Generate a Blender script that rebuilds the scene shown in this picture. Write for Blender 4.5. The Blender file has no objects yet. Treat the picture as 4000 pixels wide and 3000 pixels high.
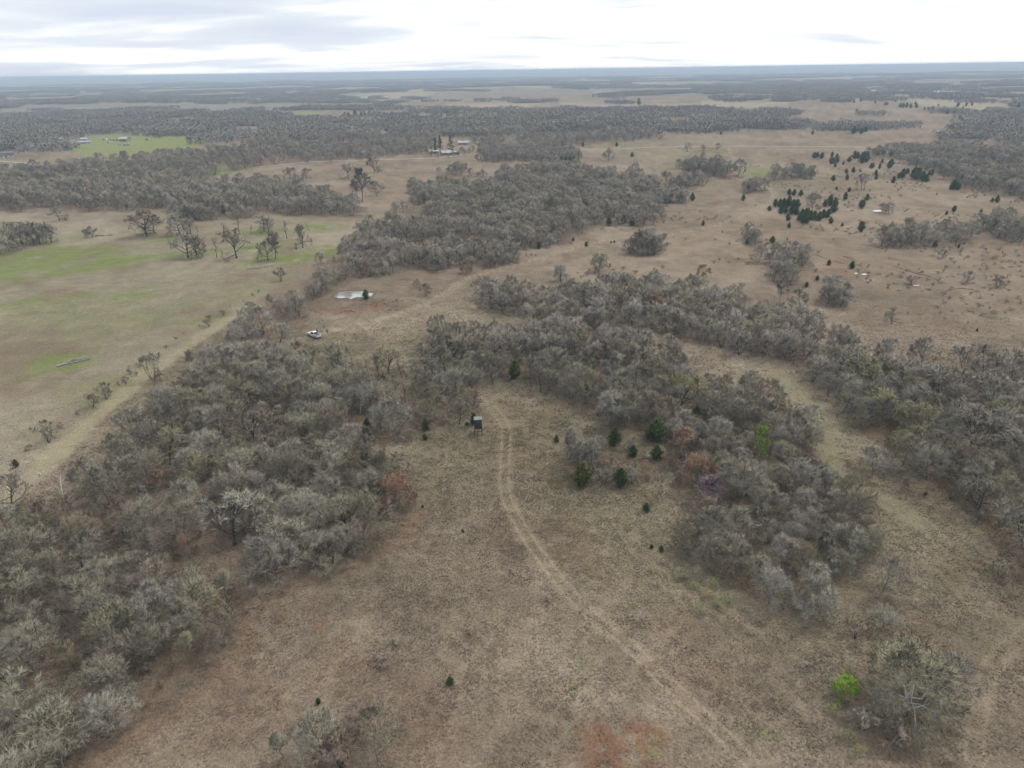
import bpy, math, random
import numpy as np
from mathutils import Vector, Matrix

random.seed(7)
RNG = np.random.default_rng(7)
scene = bpy.context.scene
COL = scene.collection

# ------------------------------------------------------------------ camera
CAM_H = 77.0
FPX = 711.0                       # focal length in pixels of a 1024 px wide picture
PITCH = math.atan((384 - 70.0) / FPX)
ROLL = math.radians(0.84)
cam_f = np.array([0, math.cos(PITCH), -math.sin(PITCH)])
_u0 = np.array([0, math.sin(PITCH), math.cos(PITCH)])
_r0 = np.array([1.0, 0, 0])
cam_r = math.cos(ROLL) * _r0 - math.sin(ROLL) * _u0
cam_u = math.sin(ROLL) * _r0 + math.cos(ROLL) * _u0
cam_data = bpy.data.cameras.new('camera')
cam_data.sensor_width = 36.0
cam_data.lens = FPX / 1024 * 36.0
cam_data.clip_start = 0.5
cam_data.clip_end = 90000
cam = bpy.data.objects.new('camera', cam_data)
COL.objects.link(cam)
cam.matrix_world = Matrix(((cam_r[0], cam_u[0], -cam_f[0], 0), (cam_r[1], cam_u[1], -cam_f[1], 0),
                           (cam_r[2], cam_u[2], -cam_f[2], CAM_H), (0, 0, 0, 1)))
scene.camera = cam

# ------------------------------------------------------------------ sky, sun, exposure
SUN_EL, SUN_AZ = math.radians(60), math.radians(62)     # azimuth clockwise from +Y
world = bpy.data.worlds.new('World')
scene.world = world
world.use_nodes = True
wn, wl = world.node_tree.nodes, world.node_tree.links
wn.clear()
w_out = wn.new('ShaderNodeOutputWorld')
bg = wn.new('ShaderNodeBackground')
bg.inputs['Strength'].default_value = 0.1
sky = wn.new('ShaderNodeTexSky')
sky.sky_type = 'NISHITA'
sky.sun_disc = False
sky.sun_elevation = SUN_EL
sky.sun_rotation = SUN_AZ
tc = wn.new('ShaderNodeTexCoord')
sep = wn.new('ShaderNodeSeparateXYZ')
wl.new(tc.outputs['Generated'], sep.inputs[0])

def wmath(op, a, b=None, c=None):
    n = wn.new('ShaderNodeMath'); n.operation = op
    for i, v in enumerate((a, b, c)):
        if v is None: continue
        if isinstance(v, (int, float)): n.inputs[i].default_value = v
        else: wl.new(v, n.inputs[i])
    return n.outputs[0]
zc = wmath('ADD', wmath('MAXIMUM', sep.outputs['Z'], 0.0), 0.10)
comb = wn.new('ShaderNodeCombineXYZ')
wl.new(wmath('DIVIDE', sep.outputs['X'], zc), comb.inputs[0])
wl.new(wmath('DIVIDE', sep.outputs['Y'], zc), comb.inputs[1])
mp = wn.new('ShaderNodeMapping'); mp.inputs['Scale'].default_value = (0.5, 0.8, 1); mp.inputs['Rotation'].default_value = (0, 0, 0.15)
mp.inputs['Location'].default_value = (3.1, 1.7, 0)
wl.new(comb.outputs[0], mp.inputs[0])
nz = wn.new('ShaderNodeTexNoise'); nz.inputs['Scale'].default_value = 1.1; nz.inputs['Detail'].default_value = 3; nz.inputs['Roughness'].default_value = 0.5
nz.inputs['Distortion'].default_value = 0.35
wl.new(mp.outputs[0], nz.inputs['Vector'])
# veil of cloud, thinner and whiter towards the hidden sun
vd = wn.new('ShaderNodeVectorMath'); vd.operation = 'DOT_PRODUCT'
wl.new(tc.outputs['Generated'], vd.inputs[0])
vd.inputs[1].default_value = (math.sin(SUN_AZ) * math.cos(SUN_EL), math.cos(SUN_AZ) * math.cos(SUN_EL), math.sin(SUN_EL))
glow = wmath('MULTIPLY', wmath('ADD', vd.outputs['Value'], 1.0), 0.5)      # 0..1
low = wmath('POWER', wmath('SUBTRACT', 1.0, wmath('MINIMUM', wmath('MULTIPLY', wmath('MAXIMUM', sep.outputs['Z'], 0.0), 4.5), 1.0)), 2.0)
cl = wmath('ADD', wmath('ADD', nz.outputs['Fac'], wmath('MULTIPLY', wmath('SUBTRACT', glow, 0.66), 0.9)), wmath('MULTIPLY', low, 0.16))
ramp = wn.new('ShaderNodeValToRGB')
e = ramp.color_ramp.elements
e[0].position = 0.30; e[0].color = (6.0, 6.6, 7.6, 1)
e[1].position = 0.62; e[1].color = (10.2, 10.2, 10.1, 1)
m = ramp.color_ramp.elements.new(0.46); m.color = (7.0, 7.5, 8.2, 1)
wl.new(cl, ramp.inputs[0])
mixs = wn.new('ShaderNodeMix'); mixs.data_type = 'RGBA'; mixs.inputs['Factor'].default_value = 0.94
wl.new(sky.outputs[0], mixs.inputs['A']); wl.new(ramp.outputs[0], mixs.inputs['B'])
wl.new(mixs.outputs['Result'], bg.inputs['Color'])
wl.new(bg.outputs[0], w_out.inputs['Surface'])

sun_data = bpy.data.lights.new('sun', 'SUN')
sun_data.energy = 1.5
sun_data.angle = math.radians(16)
sun_data.color = (1.0, 0.96, 0.9)
sun = bpy.data.objects.new('sun', sun_data)
COL.objects.link(sun)
sun.rotation_euler = (math.pi / 2 - SUN_EL, 0, -SUN_AZ + math.pi)
sun.rotation_euler = Vector((-math.sin(SUN_AZ) * math.cos(SUN_EL), -math.cos(SUN_AZ) * math.cos(SUN_EL), -math.sin(SUN_EL))).to_track_quat('-Z', 'Y').to_euler()

vs = scene.view_settings
vs.view_transform = 'Standard'; vs.look = 'None'; vs.exposure = 0.26; vs.gamma = 1.0; vs.use_curve_mapping = False
cy = scene.cycles
cy.max_bounces = 2; cy.diffuse_bounces = 0; cy.glossy_bounces = 2; cy.transmission_bounces = 2; cy.volume_bounces = 0; cy.transparent_max_bounces = 4
cy.use_denoising = True; cy.denoiser = 'OPENIMAGEDENOISE'; cy.denoising_prefilter = 'ACCURATE'
cy.use_adaptive_sampling = True; cy.adaptive_threshold = 0.03; cy.adaptive_min_samples = 24

# ------------------------------------------------------------------ lay of the land
def vnoise(x, y, seed):
    xi = np.floor(x).astype(np.int64); yi = np.floor(y).astype(np.int64)
    fx = x - xi; fy = y - yi
    fx = fx * fx * (3 - 2 * fx); fy = fy * fy * (3 - 2 * fy)
    def h(a, b):
        n = (a * 374761393 + b * 668265263 + seed * 982451653) & 0xffffffff
        n = ((n ^ (n >> 13)) * 1274126177) & 0xffffffff
        return ((n ^ (n >> 16)) & 0xffff) / 65535.0
    a = h(xi, yi); b = h(xi + 1, yi); c = h(xi, yi + 1); d = h(xi + 1, yi + 1)
    return (a * (1 - fx) + b * fx) * (1 - fy) + (c * (1 - fx) + d * fx) * fy

def fbm(x, y, wl_, seed, octv=4):
    v = np.zeros_like(x, dtype=float); amp = 1.0; tot = 0; f = 1.0 / wl_
    for o in range(octv):
        v += amp * vnoise(x * f + 17.3 * o, y * f - 9.1 * o, seed + o); tot += amp; amp *= 0.55; f *= 2.03
    return v / tot

def sstep(a, b, x):
    t = np.clip((x - a) / (b - a), 0, 1); return t * t * (3 - 2 * t)

def hgt(x, y):
    x = np.asarray(x, float); y = np.asarray(y, float)
    r = np.hypot(x, y)
    z = 0.7 * np.sin(x * 0.031 + 1.0) * np.cos(y * 0.027 + 0.4) * sstep(20, 120, r)
    far = sstep(350, 1500, r)
    z = z + far * (5.0 * np.sin(x * 0.0041 + 0.7 + 0.6 * np.sin(y * 0.0019)) * np.sin(y * 0.0052 + 1.9) + 3.0 * np.sin(x * 0.0023 - y * 0.0031))
    ridge = sstep(9000, 17000, y) * (4 + 42 * fbm(x + 0 * y, y * 0.35, 2600, 41, 3) + 28 * np.exp(-((x + 4200) / 3600.0) ** 2))
    return z + ridge

def ray(dx, dy):
    px, py = dx / 2212 * 1024, dy / 1659 * 768
    return cam_f + cam_r * (px - 512) / FPX + cam_u * (384 - py) / FPX

def G(dx, dy):
    d = ray(dx, dy)
    if d[2] > -0.0042: d = d.copy(); d[2] = -0.0042
    zt = 0.0
    for _ in range(6):
        t = (zt - CAM_H) / d[2]
        zt = 0.5 * zt + 0.5 * float(hgt(d[0] * t, d[1] * t)) if _ else float(hgt(d[0] * t, d[1] * t)) * 0.6
    t = (zt - CAM_H) / d[2]
    return np.array([d[0] * t, d[1] * t, float(hgt(d[0] * t, d[1] * t))])

def dpm(p):
    """picture scale (photo-layout units per metre, upright) at a ground point"""
    v = np.array([p[0], p[1], p[2] - CAM_H]); z = v @ cam_f
    el = math.atan2(CAM_H - p[2], math.hypot(p[0], p[1]))
    s = FPX * 2.16 / z
    return s, s * math.cos(el)

def poly(pts): return np.array([G(*p)[:2] for p in pts])

def inside(P, x, y):
    m = np.zeros(x.shape, bool)
    bb = (x >= P[:, 0].min()) & (x <= P[:, 0].max()) & (y >= P[:, 1].min()) & (y <= P[:, 1].max())
    if not bb.any(): return m
    xs, ys = x[bb], y[bb]; c = np.zeros(xs.shape, bool)
    n = len(P)
    for i in range(n):
        x1, y1 = P[i]; x2, y2 = P[(i + 1) % n]
        if y1 == y2: continue
        cond = ((y1 > ys) != (y2 > ys)) & (xs < (x2 - x1) * (ys - y1) / (y2 - y1) + x1)
        c ^= cond
    m[bb] = c
    return m

def smooth_line(pts, n=6):
    """Catmull-Rom through ground points"""
    P = np.array(pts); out = []
    for i in range(len(P) - 1):
        p0 = P[max(i - 1, 0)]; p1 = P[i]; p2 = P[i + 1]; p3 = P[min(i + 2, len(P) - 1)]
        for k in range(n):
            t = k / n
            out.append(0.5 * ((2 * p1) + (-p0 + p2) * t + (2 * p0 - 5 * p1 + 4 * p2 - p3) * t * t + (-p0 + 3 * p1 - 3 * p2 + p3) * t ** 3))
    out.append(P[-1]); return np.array(out)

def line_dist(L, x, y, maxd):
    D = np.full(x.shape, 1e9)
    bb = (x > L[:, 0].min() - maxd) & (x < L[:, 0].max() + maxd) & (y > L[:, 1].min() - maxd) & (y < L[:, 1].max() + maxd)
    if not bb.any(): return D
    xs, ys = x[bb], y[bb]; d = np.full(xs.shape, 1e9)
    for i in range(len(L) - 1):
        ax, ay = L[i]; bx, by = L[i + 1]; vx, vy = bx - ax, by - ay; l2 = vx * vx + vy * vy + 1e-9
        t = np.clip(((xs - ax) * vx + (ys - ay) * vy) / l2, 0, 1)
        d = np.minimum(d, np.hypot(xs - ax - t * vx, ys - ay - t * vy))
    D[bb] = d
    return D

# woods where single bare trees stand (ground outlines)
WOODS = {
 'lower_left': [(-170,1280),(0,1185),(100,1120),(190,1040),(290,955),(390,860),(450,800),(520,770),(600,775),(690,800),(760,850),(800,880),(780,920),(800,965),(860,1010),(893,1060),(885,1115),(850,1165),(740,1215),(640,1250),(560,1290),(515,1340),(520,1395),(470,1455),(390,1510),(290,1580),(170,1650),(60,1740),(-60,1850),(-170,1850)],
 'blind_edge': [(700,810),(760,790),(850,800),(930,800),(1000,820),(1030,850),(1020,890),(960,905),(930,940),(880,960),(820,960),(790,920),(790,880),(740,850)],
 'middle': [(905,770),(950,740),(1010,730),(1110,735),(1200,740),(1310,750),(1400,765),(1475,785),(1480,815),(1440,870),(1400,890),(1430,925),(1330,930),(1270,905),(1200,875),(1110,848),(1040,838),(970,825),(915,795)],
 'lower_right': [(1420,900),(1500,850),(1540,838),(1600,850),(1690,865),(1735,895),(1745,950),(1770,1010),(1800,1070),(1850,1120),(1840,1180),(1800,1235),(1780,1300),(1770,1345),(1700,1320),(1600,1290),(1530,1245),(1480,1195),(1500,1130),(1480,1060),(1440,1000)],
 'brush_knoll': [(1220,985),(1260,960),(1330,965),(1420,1000),(1440,1030),(1400,1050),(1320,1040),(1240,1030)],
 'upper_band': [(1025,650),(1080,640),(1180,645),(1290,630),(1400,625),(1500,635),(1570,655),(1640,680),(1720,700),(1770,745),(1830,770),(1790,830),(1730,800),(1670,770),(1600,770),(1530,745),(1450,735),(1400,712),(1300,712),(1200,705),(1120,690),(1050,668)],
 'right_edge': [(1770,760),(1850,775),(1960,795),(2100,805),(2212,825),(2330,840),(2330,1420),(2212,1240),(2120,1130),(2040,1065),(1970,1035),(1900,975),(1860,920),(1830,880),(1800,850)],
 'pond_wood': [(645,625),(685,590),(730,560),(795,515),(840,490),(890,445),(930,400),(962,368),(1000,372),(1020,400),(1060,395),(1100,372),(1180,360),(1240,372),(1320,385),(1385,410),(1400,452),(1385,490),(1300,490),(1240,505),(1232,525),(1110,545),(1090,575),(1040,585),(1000,565),(940,585),(880,580),(820,600),(760,607),(700,640),(665,660)],
 'ranch_wood': [(1030,347),(1060,328),(1130,322),(1180,326),(1245,333),(1255,347),(1180,352),(1120,347),(1090,352)],
 'pond_wood_right': [(1280,405),(1330,392),(1400,385),(1425,415),(1445,445),(1410,482),(1300,490),(1270,450)],
 'pasture_corner': [(575,690),(600,665),(650,660),(655,690),(610,700)],
 'fence_corner': [(505,735),(560,712),(585,740),(525,765)],
 'north_belt': [(-60,408),(100,404),(200,408),(300,412),(400,408),(520,402),(640,408),(700,432),(790,448),(782,470),(690,467),(560,461),(400,455),(300,450),(180,456),(100,452),(-60,460)],
 'far_left_wood': [(60,374),(150,362),(250,350),(330,342),(420,335),(480,330),(560,312),(700,298),(860,285),(925,292),(930,328),(800,342),(700,349),(560,359),(480,376),(430,392),(330,408),(230,402),(180,385)],
 'far_mid_wood': [(860,270),(1000,262),(1150,270),(1300,282),(1420,290),(1400,300),(1340,305),(1180,325),(1120,330),(1040,322),(1020,300),(930,292)],
 'east_wood': [(1885,335),(1960,325),(2060,318),(2150,330),(2260,335),(2260,445),(2180,425),(2120,416),(2075,408),(2050,392),(1990,362),(1930,345)],
 'east_top': [(2085,262),(2140,245),(2240,240),(2240,318),(2150,312),(2090,300)],
 'clump_prairie': [(1345,545),(1390,520),(1430,530),(1440,548),(1390,556)],
 'clump_a': [(1470,372),(1500,355),(1560,358),(1570,378),(1520,384)],
 'clump_b': [(1592,412),(1650,405),(1655,416),(1600,420)],
 'clump_c': [(1650,385),(1700,380),(1750,372),(1748,385),(1700,392)],
 'clump_d': [(1420,436),(1480,428),(1490,440),(1430,444)],
 'clump_e': [(1690,575),(1740,548),(1750,570),(1720,590)],
 'clump_f': [(1890,530),(1950,510),(2020,505),(2090,510),(2100,528),(2000,535),(1930,537)],
 'clump_g': [(2100,500),(2160,475),(2212,490),(2240,520),(2150,520)],
 'clump_h': [(1440,405),(1500,395),(1530,402),(1480,412)],
 'clump_i': [(560,462),(520,474),(400,474),(390,462)],
 'clump_j': [(0,380),(60,368),(120,372),(110,390),(0,395)],
 'clump_k': [(1700,560),(1660,600),(1700,640),(1740,620)],
 'clump_l': [(1780,640),(1820,630),(1830,660),(1790,665)],
 'clump_m': [(1620,520),(1645,510),(1650,530),(1620,535)],
}
WOODS_P = {k: poly(v) for k, v in WOODS.items()}
# open land far away (everything else beyond FAR_R is wood)
FIELDS_TAN = [
 [(430,385),(560,362),(700,352),(860,344),(945,342),(930,368),(880,415),(830,440),(790,436),(700,415),(640,395),(520,392)],
 [(1335,322),(1345,300),(1440,290),(1600,284),(1720,278),(1830,285),(1890,318),(1700,322),(1500,322)],
 [(1000,345),(1100,335),(1180,328),(1330,322),(1900,320),(1990,360),(2060,400),(2110,416),(2240,440),(2240,800),(1500,640),(1100,640),(1050,590),(1240,520),(1400,470),(1400,420),(1300,372),(1180,355),(1060,385)],
 [(1650,232),(1720,218),(1820,213),(1950,222),(2080,232),(2095,260),(2085,290),(2060,312),(1950,318),(1850,290),(1760,272),(1690,262)],
 [(840,228),(950,197),(1040,189),(1180,191),(1285,196),(1300,212),(1150,222),(1080,212),(1000,222),(910,238)],
 [(1325,222),(1375,209),(1480,203),(1560,210),(1500,222),(1400,227)],
 [(385,208),(470,199),(640,196),(672,203),(560,209),(470,216)],
 [(1100,235),(1190,221),(1240,228),(1170,240)],
 [(1860,180),(2000,172),(2240,166),(2240,182),(2100,187),(1980,183)],
 [(2020,202),(2240,197),(2240,214),(2120,208)],
 [(640,250),(760,238),(850,244),(800,256),(700,262)],
 [(0,212),(100,210),(180,206),(235,206),(160,214),(0,222)],
 [(-40,350),(60,345),(160,362),(200,372),(120,372),(40,368),(-40,378)],
 [(1540,236),(1660,230),(1690,240),(1600,246)],
 [(1180,176),(1320,172),(1330,175),(1200,179)],
 [(1570,190),(1680,186),(1700,188),(1600,193)],
 [(860,176),(1000,172),(1010,175),(880,179)],
 [(1360,262),(1480,252),(1560,255),(1440,266)],
 [(300,262),(420,258),(440,262),(330,266)],
]
FIELDS_GREEN = [
 [(140,316),(190,296),(300,285),(380,279),(450,280),(475,298),(430,318),(300,334),(170,336)],
 [(250,204),(330,194),(430,190),(440,196),(330,203)],
 [(1550,210),(1640,206),(1770,210),(1760,216),(1640,215)],
 [(600,247),(690,238),(700,242),(640,250)],
 [(-20,242),(40,240),(70,246),(-20,252)],
 [(1360,196),(1440,192),(1520,190),(1500,195),(1400,199)],
 [(760,220),(880,212),(890,218),(790,226)],
 [(430,252),(530,247),(540,251),(450,257)],
 [(0,186),(90,183),(100,186),(0,190)],
]
FT = [poly(p) for p in FIELDS_TAN]; FG = [poly(p) for p in FIELDS_GREEN]
PASTURE = poly([(-900,480),(0,455),(180,456),(400,458),(560,463),(690,468),(800,468),(770,500),(700,545),(655,590),(560,650),(430,740),(330,815),(200,930),(60,1060),(-60,1170),(-900,1500)])
FAR_R = 980.0

def gl(pts): return smooth_line([G(*p)[:2] for p in pts])
TRACKS = [  # (line, rut half gap, strength, green)
 (gl([(1000,845),(1045,868),(1075,895),(1093,930),(1091,990),(1091,1060),(1110,1110),(1145,1170),(1190,1230),(1240,1290),(1300,1350),(1350,1385),(1420,1455),(1500,1530),(1580,1605),(1650,1680)]), 0.95, 0.68, 0.5),
 (gl([(540,770),(600,748),(677,726),(760,703),(850,682),(950,642),(1010,602),(1060,585),(1150,563),(1300,522),(1450,507),(1560,482),(1640,450),(1672,425),(1662,404),(1625,385),(1590,350),(1575,322)]), 1.0, 1.7, 0.1),
 (gl([(2240,1350),(2160,1415),(2128,1480),(2110,1560),(2105,1700)]), 0.95, 0.4, 0.4),
 (gl([(230,690),(330,652),(440,622),(520,600),(600,588),(680,560)]), 0.9, 0.5, 0.5),
]
SWATHS = [
 (gl([(40,1760),(180,1665),(300,1590),(400,1525),(480,1462),(530,1395),(520,1345),(570,1295),(650,1258),(750,1222),(860,1172),(900,1110)]), 1.8, (0.192, 0.136, 0.094)),
 (gl([(-60,1120),(40,1050),(110,990),(230,880),(330,800),(420,735),(520,672)]), 3.0, (0.275, 0.242, 0.155)),
 (gl([(1690,815),(1735,850),(1775,905),(1788,960),(1800,1005),(1840,1050),(1920,1090),(1990,1130)]), 2.6, (0.198, 0.186, 0.118)),
]
def ell(dx, dy, rx, ry):
    c = G(dx, dy); ex = G(dx + rx, dy); ey = G(dx, dy + ry)
    return (c[0], c[1], max(math.hypot(*(ex - c)[:2]), .3), max(math.hypot(*(ey - c)[:2]), .3))
REDS = [ell(*a) for a in [(1345,1655,110,70),(1290,1590,50,36),(1390,1585,60,34),(1320,1720,160,70),(1809,584,32,5),(1831,558,13,4),(1806,566,15,4),(1919,620,6,9),(1905,579,7,4),(2064,633,12,3),
  (698,1364,9,5),(690,1350,18,10),(605,1335,12,8),(1356,1375,7,6),(1400,1440,16,10),(1290,1545,6,16),(1590,380,12,3),(1545,441,14,3),(1352,384,12,2),(800,668,40,8),(730,676,22,6),(2118,497,12,4)]]
GREENS = [ell(*a) for a in [(110,790,75,30),(160,780,60,18),(90,555,140,26),(170,550,120,18),(60,655,90,12),(430,695,30,10),(470,690,26,10),(690,545,50,18),(640,560,60,14),(680,492,70,14),(560,500,60,12),(560,560,70,12),(370,515,60,6),
  (1400,1620,34,22),(1415,1580,22,10),(1255,1430,8,30),(1240,1480,10,30),(1345,1228,10,8),(1880,1062,24,8),(1915,1155,12,6),(1640,370,40,10),(120,575,180,30),(480,368,60,12),
  (1790,1000,20,30),(1650,1580,40,16),(1230,1580,14,10),(240,640,120,20),(1180,1310,25,20),(530,540,120,14),(300,560,120,10)]]
OLIVES = [ell(*a) for a in [(830,780,60,25),(620,750,60,20),(1500,1000,60,40)]]

def far_open(x, y):
    m = np.zeros(x.shape, bool)
    for P in FT + FG: m |= inside(P, x, y)
    return m

POND = poly([(720,643),(731,633),(745,629),(768,629.5),(784,630),(806,634),(803,640),(786,643),(770,643),(758,647.5),(748,644),(736,646)])

def far_patch(x, y):
    """patchwork of clearings in the far wooded country"""
    return sstep(.588, .625, fbm(x * .5, y, 360, 66, 3)) * sstep(1350, 1700, np.hypot(x, y))

def colour_at(x, y):
    r = np.hypot(x, y)
    jit = 1.2 + r * 0.012
    jx = (fbm(x, y, 9, 101, 3) - 0.5) * jit * 2; jy = (fbm(x, y, 9, 202, 3) - 0.5) * jit * 2
    qx, qy = x + jx, y + jy
    n1 = fbm(x, y, 46, 1, 4)[..., None]; n2 = fbm(x, y, 12, 2, 4)[..., None]; n3 = fbm(x, y, 190, 3, 4)[..., None]; n4 = fbm(x, y, 5.5, 9, 3)[..., None]
    tan = np.array([0.216, 0.180, 0.136]); pale = np.array([0.262, 0.222, 0.170]); rus = np.array([0.186, 0.144, 0.107]); grn = np.array([0.190, 0.172, 0.112])
    c = tan + (pale - tan) * sstep(0.42, 0.68, n1) + (rus - tan) * sstep(0.5, 0.72, n2) * 0.8 + (grn - tan) * sstep(0.52, 0.75, n3) * 0.6
    c = c * (1 - .16 * sstep(.54, .70, fbm(x, y, 8, 780, 3))[..., None]) * np.array([0.94, 0.90, 0.88]) * (0.84 + 0.32 * n4) * (0.88 + 0.24 * fbm(x, y, 25, 77, 2)[..., None])
    def lay(c, m, col):
        m = np.asarray(m, float)
        if m.ndim == 1: m = m[..., None]
        return c * (1 - m) + np.asarray(col) * m
    pm = inside(PASTURE, qx, qy)
    pc = np.array([0.208, 0.181, 0.130]) + (np.array([0.255, 0.218, 0.162]) - np.array([0.208, 0.181, 0.130])) * sstep(0.4, 0.65, n1)
    pc = pc + (np.array([0.165, 0.172, 0.082]) - pc) * sstep(0.54, 0.74, fbm(x, y, 34, 55, 3)[..., None]) * 0.5
    pc = pc + (np.array([0.175, 0.136, 0.098]) - pc) * sstep(0.52, 0.72, fbm(x, y, 22, 58, 3)[..., None]) * 0.8
    pc = pc * (0.84 + 0.32 * n4)
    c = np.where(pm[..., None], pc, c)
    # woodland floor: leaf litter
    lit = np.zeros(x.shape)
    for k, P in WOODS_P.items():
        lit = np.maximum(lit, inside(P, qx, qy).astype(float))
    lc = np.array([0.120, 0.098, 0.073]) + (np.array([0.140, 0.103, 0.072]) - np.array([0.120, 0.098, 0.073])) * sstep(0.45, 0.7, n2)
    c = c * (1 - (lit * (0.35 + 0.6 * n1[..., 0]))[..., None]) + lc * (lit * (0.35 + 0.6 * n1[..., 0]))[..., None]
    fo = far_open(qx, qy)
    fw = sstep(FAR_R - 60, FAR_R + 60, r) * (~fo)
    # the far country: patchwork of woods and pastures too small to build singly
    pn = far_patch(x, y)
    wood = np.array([0.205, 0.182, 0.148]); oc = np.array([0.29, 0.24, 0.17])
    oc = oc + (np.array([0.215, 0.225, 0.11]) - oc) * sstep(.58, .64, fbm(x, y, 1300, 68, 2))[..., None]
    fcol = wood + (oc - wood) * pn[..., None]
    c = lay(c, fw, 0); c = c + fcol * fw[..., None]
    for P in FG:
        c = lay(c, inside(P, qx, qy) * 0.85, np.array([0.19, 0.215, 0.085]))
    for (ex, ey, ra, rb) in GREENS:
        ang = math.atan2(ex, ey)
        u = (x - ex) * math.cos(ang) - (y - ey) * math.sin(ang); v = (x - ex) * math.sin(ang) + (y - ey) * math.cos(ang)
        d = (u / ra) ** 2 + (v / rb) ** 2
        k = d < 1.25
        if k.any():
            mm = np.clip(1.25 - d[k], 0, 1) * sstep(0.30, 0.62, fbm(x[k], y[k], max(2.0, ra * 0.3), 31, 3)) * (0.95 if ra > 8 else 0.6)
            c[k] = lay(c[k], mm, np.array([0.150, 0.176, 0.066]))
    for (L, w, colr) in SWATHS:
        d = line_dist(L, x, y, w * 2)
        mm = (1 - sstep(w * 0.5, w * 1.3, d + (n2[..., 0] - 0.5) * 3)) * (0.45 + 0.5 * n4[..., 0])
        c = lay(c, mm, np.array(colr))
    for (L, gap, st, gr) in TRACKS:
        d = line_dist(L, x, y, 6)
        base = (1 - sstep(1.4, 2.8, d + (n4[..., 0] - 0.5) * 1.5)) * 0.16 * st
        c = lay(c, base, np.array([0.26, 0.222, 0.155]) * (1 - gr) + np.array([0.215, 0.202, 0.11]) * gr)
        rut = min(1, 1 / st) * np.exp(-((d - gap) / 0.26) ** 2) * st * 0.8
        c = lay(c, rut, np.array([0.30, 0.248, 0.175]))
    for (ex, ey, ra, rb) in REDS:
        ang = math.atan2(ex, ey)
        u = (x - ex) * math.cos(ang) - (y - ey) * math.sin(ang); v = (x - ex) * math.sin(ang) + (y - ey) * math.cos(ang)
        d = (u / ra) ** 2 + (v / rb) ** 2
        k = d < 1.3
        if k.any():
            mm = np.clip(1.3 - d[k], 0, 1) * sstep(0.20, 0.55, fbm(x[k], y[k], 1.3, 87, 4)) * 0.78
            c[k] = lay(c[k], mm, np.array([0.165, 0.090, 0.056]))
    pd = line_dist(np.vstack([POND, POND[:1]]), x, y, 5)
    c = lay(c, (1 - sstep(0.2, 2.2, pd)) * 0.7, np.array([0.12, 0.10, 0.06]))
    return np.clip(c, 0.01, 0.7)

# ------------------------------------------------------------------ material helpers
def new_mat(name):
    m = bpy.data.materials.new(name); m.use_nodes = True
    b = m.node_tree.nodes['Principled BSDF']
    b.inputs['Roughness'].default_value = 0.9
    b.inputs['Specular IOR Level'].default_value = 0.1
    return m, m.node_tree.nodes, m.node_tree.links, b

def noisy(name, c1, c2, scale, rough=0.85, spec=0.15, bump=0.0):
    m, n, l, b = new_mat(name)
    t = n.new('ShaderNodeTexCoord'); z = n.new('ShaderNodeTexNoise'); z.inputs['Scale'].default_value = scale; z.inputs['Detail'].default_value = 4
    l.new(t.outputs['Object'], z.inputs['Vector'])
    r = n.new('ShaderNodeValToRGB'); r.color_ramp.elements[0].position = 0.35; r.color_ramp.elements[1].position = 0.68
    r.color_ramp.elements[0].color = (*c1, 1); r.color_ramp.elements[1].color = (*c2, 1)
    l.new(z.outputs['Fac'], r.inputs[0]); l.new(r.outputs[0], b.inputs['Base Color'])
    b.inputs['Roughness'].default_value = rough; b.inputs['Specular IOR Level'].default_value = spec
    if bump:
        bp = n.new('ShaderNodeBump'); bp.inputs['Strength'].default_value = bump; l.new(z.outputs['Fac'], bp.inputs['Height']); l.new(bp.outputs[0], b.inputs['Normal'])
    return m

def twig_tone(n, lo=.82, hi=1.18):
    return np.repeat(RNG.uniform(lo, hi, n // 3), 3)

def random_ramp(name, cols, noise_scale=None, noise_amt=0.35, rough=0.95):
    """colour picked per object; cols = [(pos, rgb)...]; fine mottling by noise"""
    m, n, l, b = new_mat(name)
    oi = n.new('ShaderNodeObjectInfo'); r = n.new('ShaderNodeValToRGB'); cr = r.color_ramp
    cr.elements[0].position = cols[0][0]; cr.elements[0].color = (*cols[0][1], 1)
    cr.elements[1].position = cols[-1][0]; cr.elements[1].color = (*cols[-1][1], 1)
    for p, c in cols[1:-1]:
        el = cr.elements.new(p); el.color = (*c, 1)
    l.new(oi.outputs['Random'], r.inputs[0])
    out = r.outputs[0]
    if noise_scale:
        t = n.new('ShaderNodeTexCoord'); z = n.new('ShaderNodeTexNoise'); z.inputs['Scale'].default_value = noise_scale; z.inputs['Detail'].default_value = 3
        l.new(t.outputs['Object'], z.inputs['Vector'])
        mr = n.new('ShaderNodeMapRange'); mr.inputs['From Min'].default_value = 0.3; mr.inputs['From Max'].default_value = 0.7
        mr.inputs['To Min'].default_value = 1 - noise_amt; mr.inputs['To Max'].default_value = 1 + noise_amt
        l.new(z.outputs['Fac'], mr.inputs['Value'])
        vm = n.new('ShaderNodeVectorMath'); vm.operation = 'SCALE'
        l.new(out, vm.inputs[0]); l.new(mr.outputs[0], vm.inputs['Scale']); out = vm.outputs[0]
    tn = n.new('ShaderNodeAttribute'); tn.attribute_name = 'tone'; v2 = n.new('ShaderNodeVectorMath'); v2.operation = 'SCALE'
    l.new(out, v2.inputs[0]); l.new(tn.outputs['Fac'], v2.inputs['Scale']); out = v2.outputs[0]
    l.new(out, b.inputs['Base Color'])
    b.inputs['Roughness'].default_value = rough; b.inputs['Specular IOR Level'].default_value = 0.05
    return m

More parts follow.
